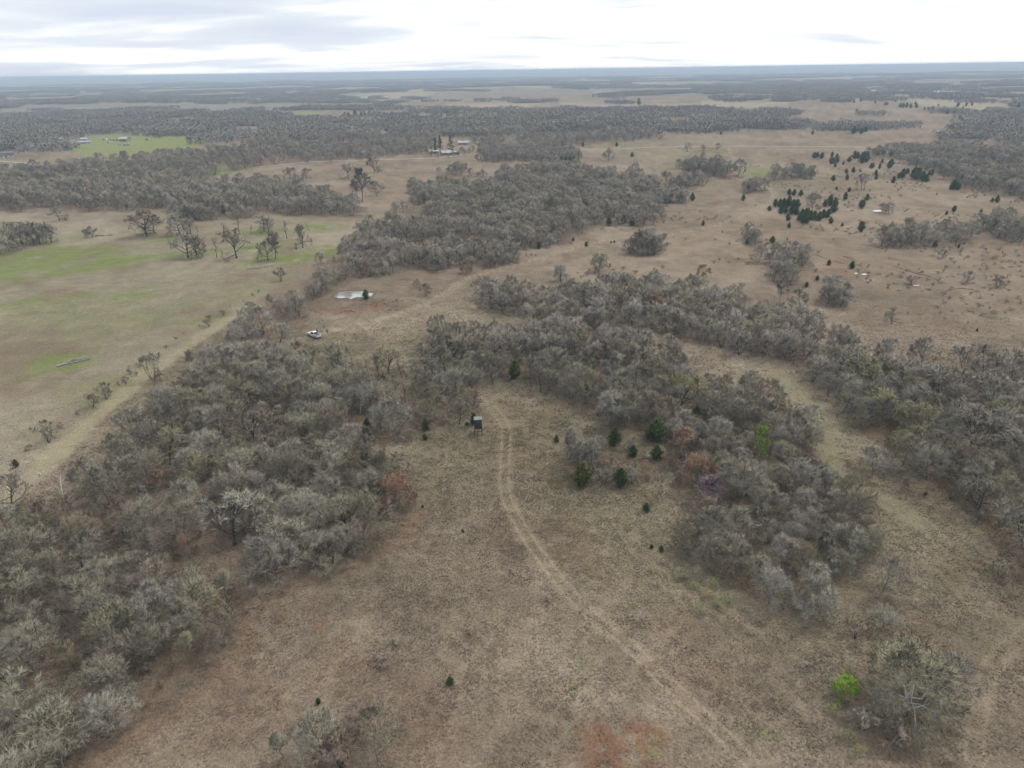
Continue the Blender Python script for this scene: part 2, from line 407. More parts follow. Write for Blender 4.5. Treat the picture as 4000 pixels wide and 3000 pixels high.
M = {}
M['twig'] = random_ramp('bare_twigs', [(0.0, (0.219, 0.196, 0.144)), (0.18, (0.351, 0.328, 0.251)), (0.36, (0.258, 0.229, 0.163)), (0.52, (0.439, 0.414, 0.334)), (0.66, (0.331, 0.307, 0.205)), (0.80, (0.258, 0.212, 0.153)), (0.90, (0.396, 0.365, 0.308)), (1.0, (0.285, 0.266, 0.215))], 1.3, 0.22)
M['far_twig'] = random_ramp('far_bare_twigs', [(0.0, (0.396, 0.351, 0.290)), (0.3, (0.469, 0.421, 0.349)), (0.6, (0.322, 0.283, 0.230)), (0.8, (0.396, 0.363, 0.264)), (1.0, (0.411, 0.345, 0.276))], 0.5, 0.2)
M['grove'] = random_ramp('far_wood', [(0.0, (0.226, 0.206, 0.176)), (0.5, (0.279, 0.254, 0.217)), (1.0, (0.237, 0.214, 0.173))])
M['bark'] = noisy('oak_bark', (0.12, 0.108, 0.09), (0.29, 0.27, 0.235), 3.0)
M['dark_bark'] = noisy('dark_bark', (0.05, 0.043, 0.038), (0.11, 0.098, 0.085), 3.0)
M['dead'] = noisy('weathered_dead_wood', (0.42, 0.395, 0.36), (0.62, 0.60, 0.56), 2.0)
M['log'] = noisy('grey_log', (0.22, 0.205, 0.19), (0.45, 0.43, 0.41), 2.5)
M['brown_twig'] = random_ramp('brown_twigs', [(0.0, (0.286, 0.209, 0.160)), (0.5, (0.363, 0.314, 0.264)), (1.0, (0.319, 0.270, 0.198))], 1.0, 0.2)
M['olive'] = random_ramp('budding_olive_twigs', [(0.0, (0.33, 0.30, 0.16)), (1.0, (0.33, 0.315, 0.19))], 1.2, 0.25)
M['rust'] = random_ramp('rust_oak_leaves', [(0.0, (0.33, 0.16, 0.085)), (1.0, (0.28, 0.165, 0.105))], 1.2, 0.3)
M['redbud'] = random_ramp('redbud_blossom', [(0.0, (0.27, 0.145, 0.27)), (1.0, (0.30, 0.17, 0.28))], 1.5, 0.2)
M['cedar'] = random_ramp('cedar_foliage', [(0.0, (0.050, 0.088, 0.030)), (0.5, (0.070, 0.118, 0.040)), (1.0, (0.110, 0.122, 0.040))], 2.2, 0.4)
M['pine'] = random_ramp('pine_foliage', [(0.0, (0.035, 0.075, 0.045)), (1.0, (0.045, 0.085, 0.04))], 1.0, 0.35)
M['lime'] = random_ramp('spring_leaves', [(0.0, (0.264, 0.432, 0.050)), (1.0, (0.240, 0.396, 0.055))], 2.0, 0.35)
M['yellow'] = random_ramp('yellow_green_leaves', [(0.0, (0.28, 0.33, 0.08)), (1.0, (0.25, 0.30, 0.09))], 1.0, 0.3)

# ------------------------------------------------------------------ mesh helpers
def crown_normals(V, F, ctr, rad):
    """twigs take the light of the crown they belong to: turn them outwards and bend their normals off its dome"""
    P = V[F]; ng = np.cross(P[:, 1] - P[:, 0], P[:, 2] - P[:, 0]); ng /= np.linalg.norm(ng, axis=1, keepdims=True) + 1e-12
    out = (P.mean(1) - ctr) / rad; out /= np.linalg.norm(out, axis=1, keepdims=True) + 1e-9
    flip = (ng * out).sum(1) < 0; F = F.copy(); F[flip] = F[flip][:, ::-1]; ng[flip] *= -1
    n = out * .48 + ng * .62 + [0, 0, .06]; n /= np.linalg.norm(n, axis=1, keepdims=True)
    N = np.zeros_like(V); N[F.ravel()] = np.repeat(n, 3, 0)
    return F, N

def mesh_np(name, V, F, mats, midx=None, smooth=False, tone=None, normals=None):
    """V (n,3); F list of arrays of same-size faces"""
    me = bpy.data.meshes.new(name)
    V = np.asarray(V, np.float32)
    loops = np.concatenate([np.asarray(f, np.int32).ravel() for f in F]) if F else np.zeros(0, np.int32)
    sizes = np.concatenate([np.full(len(f), np.asarray(f).shape[1], np.int32) for f in F])
    me.vertices.add(len(V)); me.vertices.foreach_set('co', V.ravel())
    me.loops.add(len(loops)); me.loops.foreach_set('vertex_index', loops)
    me.polygons.add(len(sizes))
    st = np.concatenate([[0], np.cumsum(sizes)[:-1]]).astype(np.int32)
    me.polygons.foreach_set('loop_start', st)
    for m in mats: me.materials.append(m)
    if midx is not None: me.polygons.foreach_set('material_index', np.asarray(midx, np.int32))
    if tone is not None:
        ta = me.attributes.new('tone', 'FLOAT', 'POINT'); ta.data.foreach_set('value', np.asarray(tone, np.float32))
    if smooth: me.polygons.foreach_set('use_smooth', np.ones(len(sizes), bool))
    me.update(calc_edges=True); me.validate()
    if normals is not None:
        me.polygons.foreach_set('use_smooth', np.ones(len(sizes), bool)); me.normals_split_custom_set_from_vertices(np.asarray(normals, np.float32).tolist())
    return me

def link(name, data, parent=None, loc=None, rotz=0.0, scale=None):
    o = bpy.data.objects.new(name, data); COL.objects.link(o)
    if parent is not None: o.parent = parent
    if loc is not None: o.location = loc
    if rotz: o.rotation_euler = (0, 0, rotz)
    if scale is not None: o.scale = scale if hasattr(scale, '__len__') else (scale,) * 3
    return o

def tag(o, label, cat, group=None, kind=None):
    if label: o['label'] = label
    if cat: o['category'] = cat
    if group: o['group'] = group
    if kind: o['kind'] = kind
    return o

class MB:
    """collects simple solids"""
    def __init__(s): s.v = []; s.f = []
    def add(s, V, F):
        k = len(s.v); s.v += [tuple(p) for p in V]; s.f += [tuple(i + k for i in f) for f in F]; return s
    def box(s, a, b, taper=(0, 0)):
        (x0, y0, z0), (x1, y1, z1) = a, b; tx, ty = taper
        V = [(x0, y0, z0), (x1, y0, z0), (x1, y1, z0), (x0, y1, z0), (x0 + tx, y0 + ty, z1), (x1 - tx, y0 + ty, z1), (x1 - tx, y1 - ty, z1), (x0 + tx, y1 - ty, z1)]
        return s.add(V, [(0, 3, 2, 1), (4, 5, 6, 7), (0, 1, 5, 4), (1, 2, 6, 5), (2, 3, 7, 6), (3, 0, 4, 7)])
    def hexa(s, V8): return s.add(V8, [(0, 3, 2, 1), (4, 5, 6, 7), (0, 1, 5, 4), (1, 2, 6, 5), (2, 3, 7, 6), (3, 0, 4, 7)])
    def prism(s, prof, axis, a, b):
        n = len(prof)
        def P(u, w, t): return (t, u, w) if axis == 'x' else (u, t, w)
        V = [P(u, w, a) for u, w in prof] + [P(u, w, b) for u, w in prof]
        F = [tuple(range(n))[::-1], tuple(range(n, 2 * n))] + [(i, (i + 1) % n, n + (i + 1) % n, n + i) for i in range(n)]
        return s.add(V, F)
    def cyl(s, c, r, axis, h, n=14):
        prof = [(c[1 if axis == 'x' else 0] + r * math.cos(2 * math.pi * i / n), c[2] + r * math.sin(2 * math.pi * i / n)) for i in range(n)]
        t = c[0 if axis == 'x' else 1]
        return s.prism(prof, axis, t - h / 2, t + h / 2)
    def tube(s, P, R, n=5):
        V, F = tube(np.array(P, float), np.array(R, float), n); return s.add(V, [tuple(f) for f in F])
    def build(s, name, mat, parent=None, bevel=0.0, seg=2):
        me = bpy.data.meshes.new(name); me.from_pydata(s.v, [], s.f); me.materials.append(mat)
        import bmesh
        bm = bmesh.new(); bm.from_mesh(me); bmesh.ops.recalc_face_normals(bm, faces=bm.faces)
        if bevel: bmesh.ops.bevel(bm, geom=list(bm.edges), offset=bevel, segments=seg, affect='EDGES', clamp_overlap=True)
        bm.to_mesh(me); bm.free()
        return link(name, me, parent)

def tube(P, R, n):
    m = len(P); V = np.zeros((m * n, 3)); T = np.gradient(P, axis=0)
    T /= np.linalg.norm(T, axis=1, keepdims=True) + 1e-9
    for i in range(m):
        a = np.cross(T[i], [0.31, 0.17, 0.93] if abs(T[i][2]) < 0.9 else [1, 0.1, 0]); a /= np.linalg.norm(a) + 1e-9; b = np.cross(T[i], a)
        for k in range(n):
            t = 2 * math.pi * k / n; V[i * n + k] = P[i] + R[i] * (a * math.cos(t) + b * math.sin(t))
    F = [(i * n + k, i * n + (k + 1) % n, (i + 1) * n + (k + 1) % n, (i + 1) * n + k) for i in range(m - 1) for k in range(n)]
    return V, np.array(F)

# ------------------------------------------------------------------ ground sheet
def build_ground():
    dense = np.radians(np.linspace(-50, 50, 740)); coarse = np.radians(np.linspace(50, 310, 44)[1:-1])
    az = np.concatenate([dense, coarse]); na = len(az)
    th = np.concatenate([np.linspace(62, 2.2, 430), np.linspace(2.2, 0.165, 90)[1:]])
    r = np.concatenate([[2, 12, 24, 33], CAM_H / np.tan(np.radians(th))])
    nr = len(r)
    A, Rr = np.meshgrid(az, r)
    X = (np.sin(A) * Rr).ravel(); Y = (np.cos(A) * Rr).ravel(); Z = hgt(X, Y)
    near = (1 - sstep(140, 260, np.hypot(X, Y)))
    Z = Z + near * (fbm(X, Y, 1.6, 300, 2) - 0.5) * 0.16
    V = np.stack([X, Y, Z], 1)
    i = np.arange(nr - 1)[:, None]; j = np.arange(na)[None, :]; j2 = (j + 1) % na
    F = np.stack([i * na + j, (i + 1) * na + j, (i + 1) * na + j2, i * na + j2], -1).reshape(-1, 4)[:, ::-1]
    m, n, l, b = new_mat('prairie_ground')
    at = n.new('ShaderNodeAttribute'); at.attribute_name = 'gcol'
    geo = n.new('ShaderNodeNewGeometry')
    def nzz(sc, det, stretch=None):
        z = n.new('ShaderNodeTexNoise'); z.inputs['Scale'].default_value = sc; z.inputs['Detail'].default_value = det; z.inputs['Roughness'].default_value = 0.6
        l.new(geo.outputs['Position'], z.inputs['Vector']); return z.outputs['Fac']
    def rng(v, a, b_, c, d):
        q = n.new('ShaderNodeMapRange'); l.new(v, q.inputs['Value'])
        for nm, val in zip(('From Min', 'From Max', 'To Min', 'To Max'), (a, b_, c, d)): q.inputs[nm].default_value = val
        return q.outputs[0]
    def mul(a, b_):
        q = n.new('ShaderNodeMath'); q.operation = 'MULTIPLY'; l.new(a, q.inputs[0]); l.new(b_, q.inputs[1]); return q.outputs[0]
    tuft = nzz(2.6, 5); patch = nzz(0.16, 4); fine = nzz(5.0, 2)
    f = mul(mul(rng(tuft, .3, .7, .74, 1.26), rng(patch, .3, .7, .86, 1.14)), rng(fine, .3, .7, .84, 1.16))
    vm = n.new('ShaderNodeVectorMath'); vm.operation = 'SCALE'; l.new(at.outputs['Color'], vm.inputs[0]); l.new(f, vm.inputs['Scale'])
    l.new(vm.outputs[0], b.inputs['Base Color'])
    bp = n.new('ShaderNodeBump'); bp.inputs['Strength'].default_value = 0.55; bp.inputs['Distance'].default_value = 0.35
    l.new(tuft, bp.inputs['Height']); l.new(bp.outputs[0], b.inputs['Normal'])
    b.inputs['Roughness'].default_value = 1.0; b.inputs['Specular IOR Level'].default_value = 0.0
    fan = np.array([[k, (k + 1) % na, len(V)] for k in range(na)])[:, ::-1]
    V = np.vstack([V, [[0, 0, float(hgt(0, 0))]]])
    me = mesh_np('ground', V, [F, fan], [m], smooth=True)
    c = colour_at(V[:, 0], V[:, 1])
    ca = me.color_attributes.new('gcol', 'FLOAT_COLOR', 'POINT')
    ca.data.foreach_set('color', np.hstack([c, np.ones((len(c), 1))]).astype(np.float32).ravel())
    o = link('ground', me)
    o['kind'] = 'structure'
build_ground()

def strip(name, pts, width, mat, lift=0.05, label=None):
    L = gl(pts); T = np.gradient(L, axis=0); T /= np.linalg.norm(T, axis=1, keepdims=True); N = np.stack([-T[:, 1], T[:, 0]], 1)
    V = []; 
    for s in (-.5, -.17, .17, .5):
        q = L + N * width * s; V.append(np.column_stack([q, hgt(q[:, 0], q[:, 1]) + lift + (0.06 if abs(s) < .3 else 0)]))
    n = len(L); V = np.vstack(V); F = [(k * n + i, k * n + i + 1, (k + 1) * n + i + 1, (k + 1) * n + i) for k in range(3) for i in range(n - 1)]
    o = link(name, mesh_np(name, V, [np.array(F)[:, ::-1]], [mat])); o['kind'] = 'structure'; return o
M['gravel'] = noisy('pale_gravel', (0.30, 0.27, 0.225), (0.42, 0.385, 0.33), 0.3)
strip('gravel_road', [(-30,346),(8,348.7),(70,354),(139,359.6),(205,366),(260,372),(340,379)], 3.6, M['gravel'], 0.2)
strip('gravel_road', [(560,361),(678,350),(753,347),(865,344),(953,340.8),(1010,334)], 3.6, M['gravel'], 0.2)
strip('gravel_road', [(1200,327),(1251,323.5),(1336,322),(1406,318.5),(1481,317),(1576,316),(1700,316.5),(1880,318.5)], 3.6, M['gravel'], 0.2)

# water
m, n, l, b = new_mat('pond_water')
b.inputs['Base Color'].default_value = (0.30, 0.285, 0.25, 1); b.inputs['Roughness'].default_value = 0.04; b.inputs['IOR'].default_value = 1.33; b.inputs['Specular IOR Level'].default_value = 0.9
b.inputs['Coat Weight'].default_value = 1.0; b.inputs['Coat IOR'].default_value = 2.8; b.inputs['Coat Roughness'].default_value = 0.05
z = n.new('ShaderNodeTexNoise'); z.inputs['Scale'].default_value = 1.2; tcn = n.new('ShaderNodeTexCoord'); l.new(tcn.outputs['Object'], z.inputs['Vector'])
bp = n.new('ShaderNodeBump'); bp.inputs['Strength'].default_value = 0.04; l.new(z.outputs['Fac'], bp.inputs['Height']); l.new(bp.outputs[0], b.inputs['Normal'])
M['water'] = m
def water(name, P, lift=0.06):
    P = np.asarray(P); c = P.mean(0)
    Q = []
    for i in range(len(P)):
        for t in np.linspace(0, 1, 5)[:-1]:
            q = P[i] * (1 - t) + P[(i + 1) % len(P)] * t; v = q - c; Q.append(c + v * (0.96 + 0.08 * random.random()))
    Q = np.array(Q); zz = float(np.max(hgt(Q[:, 0], Q[:, 1]))) + lift
    V = np.vstack([np.column_stack([Q, np.full(len(Q), zz)]), [[c[0], c[1], zz]]]); k = len(Q)
    F = np.array([[i, (i + 1) % k, k] for i in range(k)])
    me = mesh_np(name, V, [F], [M['water']]); o = link(name, me); o['kind'] = 'structure'; return o
water('pond_water', POND)
for (dx, dy, rx, ry) in [(1895,456,11,2.2),(1849,591,4,1.6),(1868,593,8,1.8),(2083,499,5,1.8),(1979,617,9,1.0),(1469,460,5,0.9)]:
    water('puddle_water', poly([(dx + rx * math.cos(t), dy + ry * math.sin(t)) for t in np.linspace(0, 2 * math.pi, 9)[:-1]]), 0.1)

# eroded red banks
M['bank'] = noisy('red_clay_bank', (0.085, 0.05, 0.035), (0.17, 0.095, 0.065), 0.8, bump=0.4)
for pts in [[(1462,448),(1506,444),(1546,439),(1556,442)], [(1426,457),(1476,458.6)], [(1476,417),(1518,413.6)], [(1341,384),(1363,383)],
            [(1746,552),(1761,551.5),(1784,559),(1823,570)], [(1819,554),(1839,559),(1851,565)], [(1929,575),(1959,585),(1984,592),(2009,598),(2029,608),(2048,614)],
            [(1721,584),(1776,586)], [(2049,626),(2084,624),(2126,630)], [(2029,733),(2061,736)], [(735,676),(750,672),(768,674)]]:
    L = gl(pts); nL = len(L); rngl = np.random.default_rng(int(pts[0][0]))
    nrm = L / np.linalg.norm(L, axis=1, keepdims=True)
    hh = (0.10 + 0.22 * rngl.random(nL)) * (rngl.random(nL) > .18) * np.sin(np.linspace(0.15, math.pi - 0.15, nL)) ** 0.5
    wob = (rngl.random((nL, 1)) - .5) * 0.9
    f0 = L - nrm * 0.1 + nrm * wob; f1 = L + nrm * (0.12) + nrm * wob; f2 = L + nrm * 1.2 + nrm * wob
    V = np.vstack([np.column_stack([f0, hgt(f0[:, 0], f0[:, 1]) - 0.1]), np.column_stack([f1, hgt(f1[:, 0], f1[:, 1]) + hh]), np.column_stack([f2, hgt(f2[:, 0], f2[:, 1]) - 0.1])])
    F = np.array([(k * nL + i, k * nL + i + 1, (k + 1) * nL + i + 1, (k + 1) * nL + i) for k in range(2) for i in range(nL - 1)])
    o = link('eroded_bank', mesh_np('eroded_bank', V, [F], [M['bank']])); o['kind'] = 'structure'

# ------------------------------------------------------------------ tree growing
def unit(v):
    x, y, z = float(v[0]), float(v[1]), float(v[2]); k = 1.0 / (math.sqrt(x * x + y * y + z * z) + 1e-9)
    return np.array((x * k, y * k, z * k))

def side_dir(d, ang, rng):
    b = rng.normal(size=3)
    a = unit((d[1] * b[2] - d[2] * b[1], d[2] * b[0] - d[0] * b[2], d[0] * b[1] - d[1] * b[0]))
    return unit(d * math.cos(ang) + a * math.sin(ang))

class Grow:
    def __init__(s, seed): s.rng = np.random.default_rng(seed); s.tV = []; s.tF = []; s.cV = []; s.cF = []; s.tn = 0; s.cn = 0; s.tips = []
    def addt(s, V, F): s.tV.append(V); s.tF.append(np.asarray(F) + s.tn); s.tn += len(V)
    def path(s, p, d, L, nseg, wob, up):
        P = [p]; 
        for i in range(nseg):
            d = unit(d + s.rng.normal(size=3) * wob + np.array([0, 0, up])); P.append(P[-1] + d * L / nseg)
        return np.array(P)
    def along(s, P, t):
        k = t * (len(P) - 1); i = min(int(k), len(P) - 2); f = k - i
        return P[i] * (1 - f) + P[i + 1] * f, unit(P[i + 1] - P[i])
    def spikes(s, p, d, L, w):
        """many slim tapering twigs at once; p,d (n,3)"""
        n = len(p); a = np.cross(d, s.rng.normal(size=(n, 3))); a /= np.linalg.norm(a, axis=1, keepdims=True) + 1e-9
        bend = s.rng.normal(size=(n, 3)) * 0.12
        L = np.asarray(L)[:, None]; w = np.asarray(w)[:, None] if np.ndim(w) else w
        V = np.stack([p - a * w * .5, p + a * w * .5, p + (d + bend) * L], 1).reshape(-1, 3)
        F = np.arange(3 * n).reshape(n, 3) + s.cn
        s.cV.append(V); s.cF.append(F); s.cn += 3 * n

def bare_tree(seed, H, spread, trunk_frac=0.28, limbs=8, br=7, bl=6, tw=10, wob=0.2, up=0.06, tr=0.11, twl=(0.35, 0.75), tww=0.024, stems=1, limb_ang=(30, 68), leafy=0, drop=0.0, dome=True):
    g = Grow(seed); rng = g.rng; bat = []
    for st in range(stems):
        d0 = unit(np.array([rng.normal() * .08, rng.normal() * .08, 1.0]) if stems == 1 else np.array([math.cos(6.28 * st / stems + rng.random()) * .45, math.sin(6.28 * st / stems + rng.random()) * .45, 1.0]))
        p0 = np.array([0, 0, -0.15]) + (rng.normal(size=3) * 0.12 * (stems > 1)) * [1, 1, 0]
        T = g.path(p0, d0, H * 0.80, 6, 0.10 if stems == 1 else 0.06, 0.05)
        Rt = tr * np.linspace(1, 0.25, 7); Rt[0] *= 1.35
        V, F = tube(T, Rt, 6); g.addt(V, F)
        for i in range(max(3, limbs // stems)):
            f = trunk_frac + (1 - trunk_frac) * ((i + rng.random() * .8) / max(3, limbs // stems)); f = min(f, 1.0)
            p, d = g.along(T, f)
            top = (f - trunk_frac) / (1 - trunk_frac)
            ang = math.radians(limb_ang[1] + (limb_ang[0] - limb_ang[1]) * top + rng.normal() * 8)
            Ll = (spread * 0.5) * (0.72 + 0.45 * math.sin(math.pi * (0.25 + 0.6 * top))) * (0.8 + 0.4 * rng.random())
            if top > .7: Ll = max(Ll * .75, H * 0.22)
            dl = side_dir(d, ang, rng); az = 2.4 * i + rng.random(); hz = math.hypot(dl[0], dl[1])
            dl = unit(np.array([math.cos(az) * hz, math.sin(az) * hz, dl[2] if dl[2] > -.1 else .1]))
            Pl = g.path(p, dl, Ll, 5, wob, up); r0 = tr * (0.55 - 0.25 * top)
            V, F = tube(Pl, r0 * np.linspace(1, 0.22, 6), 5); g.addt(V, F)
            for j in range(br):
                f2 = 0.22 + 0.78 * (j + rng.random()) / br
                p2, d2 = g.along(Pl, min(f2, 1)); L2 = Ll * 0.48 * (1.05 - 0.4 * f2) * (0.7 + 0.6 * rng.random())
                P2 = g.path(p2, side_dir(d2, math.radians(28 + 32 * rng.random()), rng), L2, 3, wob * 1.1, up * 1.4 - drop)
                V, F = tube(P2, r0 * 0.33 * np.linspace(1, 0.3, 4), 3); g.addt(V, F)
                for k in range(bl):
                    f3 = 0.2 + 0.8 * (k + rng.random()) / bl
                    p3, d3 = g.along(P2, min(f3, 1)); L3 = L2 * 0.5 * (0.7 + 0.6 * rng.random()) + 0.12
                    d3 = side_dir(d3, math.radians(25 + 35 * rng.random()), rng); d3 = unit(d3 + unit(p3 - np.array([0, 0, H * .38])) * .2 + [0, 0, up * 2 - drop])
                    bat.append((p3, d3, L3))
    p3 = np.array([q[0] for q in bat]); d3 = np.array([q[1] for q in bat]); L3 = np.array([q[2] for q in bat])
    g.spikes(p3, d3, L3 * 1.1, 0.034)
    p3, d3, L3 = np.repeat(p3, tw, 0), np.repeat(d3, tw, 0), np.repeat(L3, tw); nn = len(p3)
    pp = p3 + d3 * (L3 * rng.random(nn) ** 0.7)[:, None]
    ctr = np.array([0, 0, H * .38]); out = pp - ctr; out /= np.linalg.norm(out, axis=1, keepdims=True) + 1e-6
    dd = d3 * 0.6 + out * 0.3 + rng.normal(size=(nn, 3)) * 0.44 + [0, 0, up * 2 - drop]; dd /= np.linalg.norm(dd, axis=1, keepdims=True)
    g.spikes(pp, dd, twl[0] + (twl[1] - twl[0]) * rng.random(nn), tww)
    g.tips.append(pp + dd * 0.3)
    if leafy:
        tp = np.concatenate(g.tips); n = int(len(tp) * leafy); idx = rng.integers(0, len(tp), n)
        lp = tp[idx] + rng.normal(size=(n, 3)) * 0.12; dd = rng.normal(size=(n, 3)); dd /= np.linalg.norm(dd, axis=1, keepdims=True)
        g.leaf0 = sum(len(f) for f in g.cF); g.spikes(lp, dd, 0.11 + 0.1 * rng.random(n), 0.10)
    if dome:
        # round the crown off: whatever reaches past the dome is drawn back in, twigs keep their direction
        c = np.array([0, 0, H * .36]); rad = np.array([spread * .5, spread * .5, H * .60])
        def press(V):
            v = (V - c) / rad; r = np.linalg.norm(v, axis=1, keepdims=True) + 1e-9
            r2 = np.where(r < .60, r, .60 + .34 * (1 - np.exp(-(r - .60) / .34))); k = 1 - (1 - r2 / r) * .6
            k = np.where((V[:, 2:3] < H * .25), 1 - (1 - k) * np.clip(V[:, 2:3] / (H * .25), 0, 1), k)
            return c + v * k * rad
        def shift(V):
            B = (V[0::3] + V[1::3]) * .5; return V + np.repeat(press(B) - B, 3, 0)
        g.cV = [shift(v) for v in g.cV]; g.tV = [press(v) for v in g.tV]
    return g

def snag(seed, H):
    g = Grow(seed); rng = g.rng
    T = g.path(np.array([0, 0, -.1]), unit(np.array([.12, .05, 1])), H, 6, 0.13, 0.02)
    V, F = tube(T, 0.13 * np.linspace(1, .2, 7), 5); g.addt(V, F)
    for i in range(5):
        p, d = g.along(T, .35 + .13 * i); P = g.path(p, side_dir(d, math.radians(40 + 20 * rng.random()), rng), H * .3 * (.6 + .8 * rng.random()), 4, .25, .1)
        V, F = tube(P, .06 * np.linspace(1, .2, 5), 4); g.addt(V, F)
        for k in range(3):
            p2, d2 = g.along(P, .3 + .3 * k); P2 = g.path(p2, side_dir(d2, .8, rng), H * .1, 3, .25, .1); V, F = tube(P2, .028 * np.linspace(1, .2, 4), 3); g.addt(V, F)
    return g

def cedar(seed, n=2600, lean=0.0, round_=0.0):
    """unit-height-3 cedar: short trunk, pointed ragged crown of leaf sprays"""
    g = Grow(seed); rng = g.rng; H = 3.0
    T = np.array([[0, 0, -.1], [0, 0, .6], [.02, .01, 1.6], [0, .02, 2.7]]); V, F = tube(T, np.array([.10, .08, .05, .015]), 6); g.addt(V, F)
    nb = 64; k = n // nb
    for i in range(nb):
        t = (i + rng.random()) / nb; z0 = 0.18 + 2.55 * t
        prof = (1 - t) ** (0.85 - 0.35 * round_) * (0.55 + 0.45 * min(1, t / 0.16)) * max(.45, 1 + .27 * rng.normal())
        R = 1.02 * prof; az = rng.random() * 6.283
        d = unit(np.array([math.cos(az), math.sin(az), 0.35 + .4 * t]))
        u = rng.random(k) ** 0.55
        pp = np.array([0, 0, z0]) + d * R * u[:, None] + rng.normal(size=(k, 3)) * (0.05 + 0.16 * R) * [1, 1, .8]
        dd = d * .8 + rng.normal(size=(k, 3)) * .55 + [0, 0, .35]; dd /= np.linalg.norm(dd, axis=1, keepdims=True)
        g.spikes(pp, dd, 0.20 + .16 * rng.random(k), 0.11)
    top = np.zeros((40, 3)); top[:, 2] = 2.5 + .5 * rng.random(40); top[:, :2] = rng.normal(size=(40, 2)) * .06 * (3.1 - top[:, 2:3])
    dd = rng.normal(size=(40, 3)) * .3 + [0, 0, 1]; g.spikes(top, dd / np.linalg.norm(dd, axis=1, keepdims=True), .2 * np.ones(40), .08)
    return g

def leafy_bush(seed, H, W, n):
    g = bare_tree(seed, H, W, limbs=7, br=5, bl=4, tw=3, stems=3, tr=0.05, twl=(.2, .35))
    return g

def pine(seed, H, w, base):
    g = Grow(seed); rng = g.rng
    T = g.path(np.array([0, 0, -.2]), np.array([0, 0, 1.0]), H * .97, 6, .015, .02); V, F = tube(T, .22 * np.linspace(1, .15, 7), 6); g.addt(V, F)
    for i in range(46):
        t = (i + rng.random()) / 46; z0 = H * (base + (0.98 - base) * t); R = w * .5 * (1 - t) ** .7 * (.5 + .7 * rng.random()); az = rng.random() * 6.283
        d = unit(np.array([math.cos(az), math.sin(az), .15])); u = rng.random(70) ** .6
        pp = np.array([0, 0, z0]) + d * R * u[:, None] + rng.normal(size=(70, 3)) * .35 * [1, 1, .7]
        dd = d + rng.normal(size=(70, 3)) * .6 + [0, 0, .4]; g.spikes(pp, dd / np.linalg.norm(dd, axis=1, keepdims=True), .5 + .4 * rng.random(70), .2)
    return g

PROTO = {}
def register(name, g, twig_mat, bark_mat, leaf_mat=None):
    tv, tf = np.concatenate(g.tV), np.concatenate(g.tF)
    tm = mesh_np(name + '_trunk', tv, [tf], [bark_mat], smooth=True)
    cm = None
    if g.cV:
        cv, cf = np.concatenate(g.cV), np.concatenate(g.cF)
        hz_, wd_ = np.percentile(cv[:, 2], 97), max(.4, np.percentile(np.hypot(cv[:, 0], cv[:, 1]), 90))
        cf, cnrm = crown_normals(cv, cf, np.array([0, 0, hz_ * .40]), np.array([wd_, wd_, hz_ * .6])); g.cFo, g.cN = cf, cnrm
        mi = np.zeros(len(cf), int); mats = [twig_mat]
        if leaf_mat is not None:
            mats.append(leaf_mat); mi[getattr(g, 'leaf0', 0):] = 1
        cm = mesh_np(name + '_crown', cv, [cf], mats, mi, tone=twig_tone(len(cv), .4, 1.7) if 'cedar' in name else twig_tone(len(cv)), normals=cnrm)
    PROTO[name] = dict(trunk=tm, crown=cm, g=g, tm=twig_mat, bm=bark_mat, H=float(max(tv[:, 2].max(), cv[:, 2].max() if g.cV else 0)))

for i in range(7):   # rounded thicket trees
    register(f'round{i}', bare_tree(100 + i, 6.4 + .5 * (i % 3), 7.2 + .6 * (i % 2), limbs=12 + i % 3, br=7, bl=6, tw=10, tww=.037, twl=(.4, .95), up=.035 + .012 * (i % 4), wob=.19, trunk_frac=.09 + .02 * (i % 3), limb_ang=(22, 76)), M['twig'], M['bark'])
for i in range(3):   # upright narrow trees
    register(f'slim{i}', bare_tree(140 + i, 7.4, 3.4, limbs=12, br=5, bl=5, tw=7, tww=.06, up=.14, wob=.15, trunk_frac=.25, tr=.085, limb_ang=(20, 42)), M['twig'], M['bark'])
for i in range(4):   # spreading pasture oaks: dark limbs, thin twigs
    register(f'oak{i}', bare_tree(160 + i, 8.0, 9.0, limbs=11, br=7, bl=6, tw=8, up=.03, wob=.25, trunk_frac=.2, tr=.22, limb_ang=(26, 76), tww=.062), M['brown_twig'] if i == 3 else M['twig'], M['dark_bark'])
for i in range(4):   # the same seen across the pasture
    register(f'oakfar{i}', bare_tree(170 + i, 8.0, 9.0, limbs=12, br=6, bl=5, tw=7, up=.03, wob=.24, trunk_frac=.2, tr=.24, limb_ang=(26, 78), tww=.11, twl=(.4, .9)), M['brown_twig'] if i == 3 else M['twig'], M['dark_bark'])
for i in range(2):   # sparse poles
    register(f'pole{i}', bare_tree(180 + i, 6.5, 2.6, limbs=7, br=4, bl=3, tw=4, up=.12, wob=.2, trunk_frac=.3, tr=.10, limb_ang=(25, 50)), M['brown_twig'], M['dark_bark'])
for i in range(3):   # shrubs
    register(f'shrub{i}', bare_tree(200 + i, 3.6, 3.4, limbs=14, br=4, bl=4, tw=7, stems=4, up=.10, wob=.16, trunk_frac=.08, tr=.045, limb_ang=(18, 56), twl=(.25, .5), tww=.05), M['brown_twig'] if i else M['twig'], M['dark_bark'])
register('big_oak', bare_tree(221, 8.6, 11.5, limbs=20, br=9, bl=7, tw=14, up=.0, wob=.26, trunk_frac=.10, tr=.22, limb_ang=(22, 88), tww=.06, twl=(.4, .9)), M['twig'], noisy('pale_bark', (0.34, 0.32, 0.28), (0.55, 0.53, 0.48), 2.0))
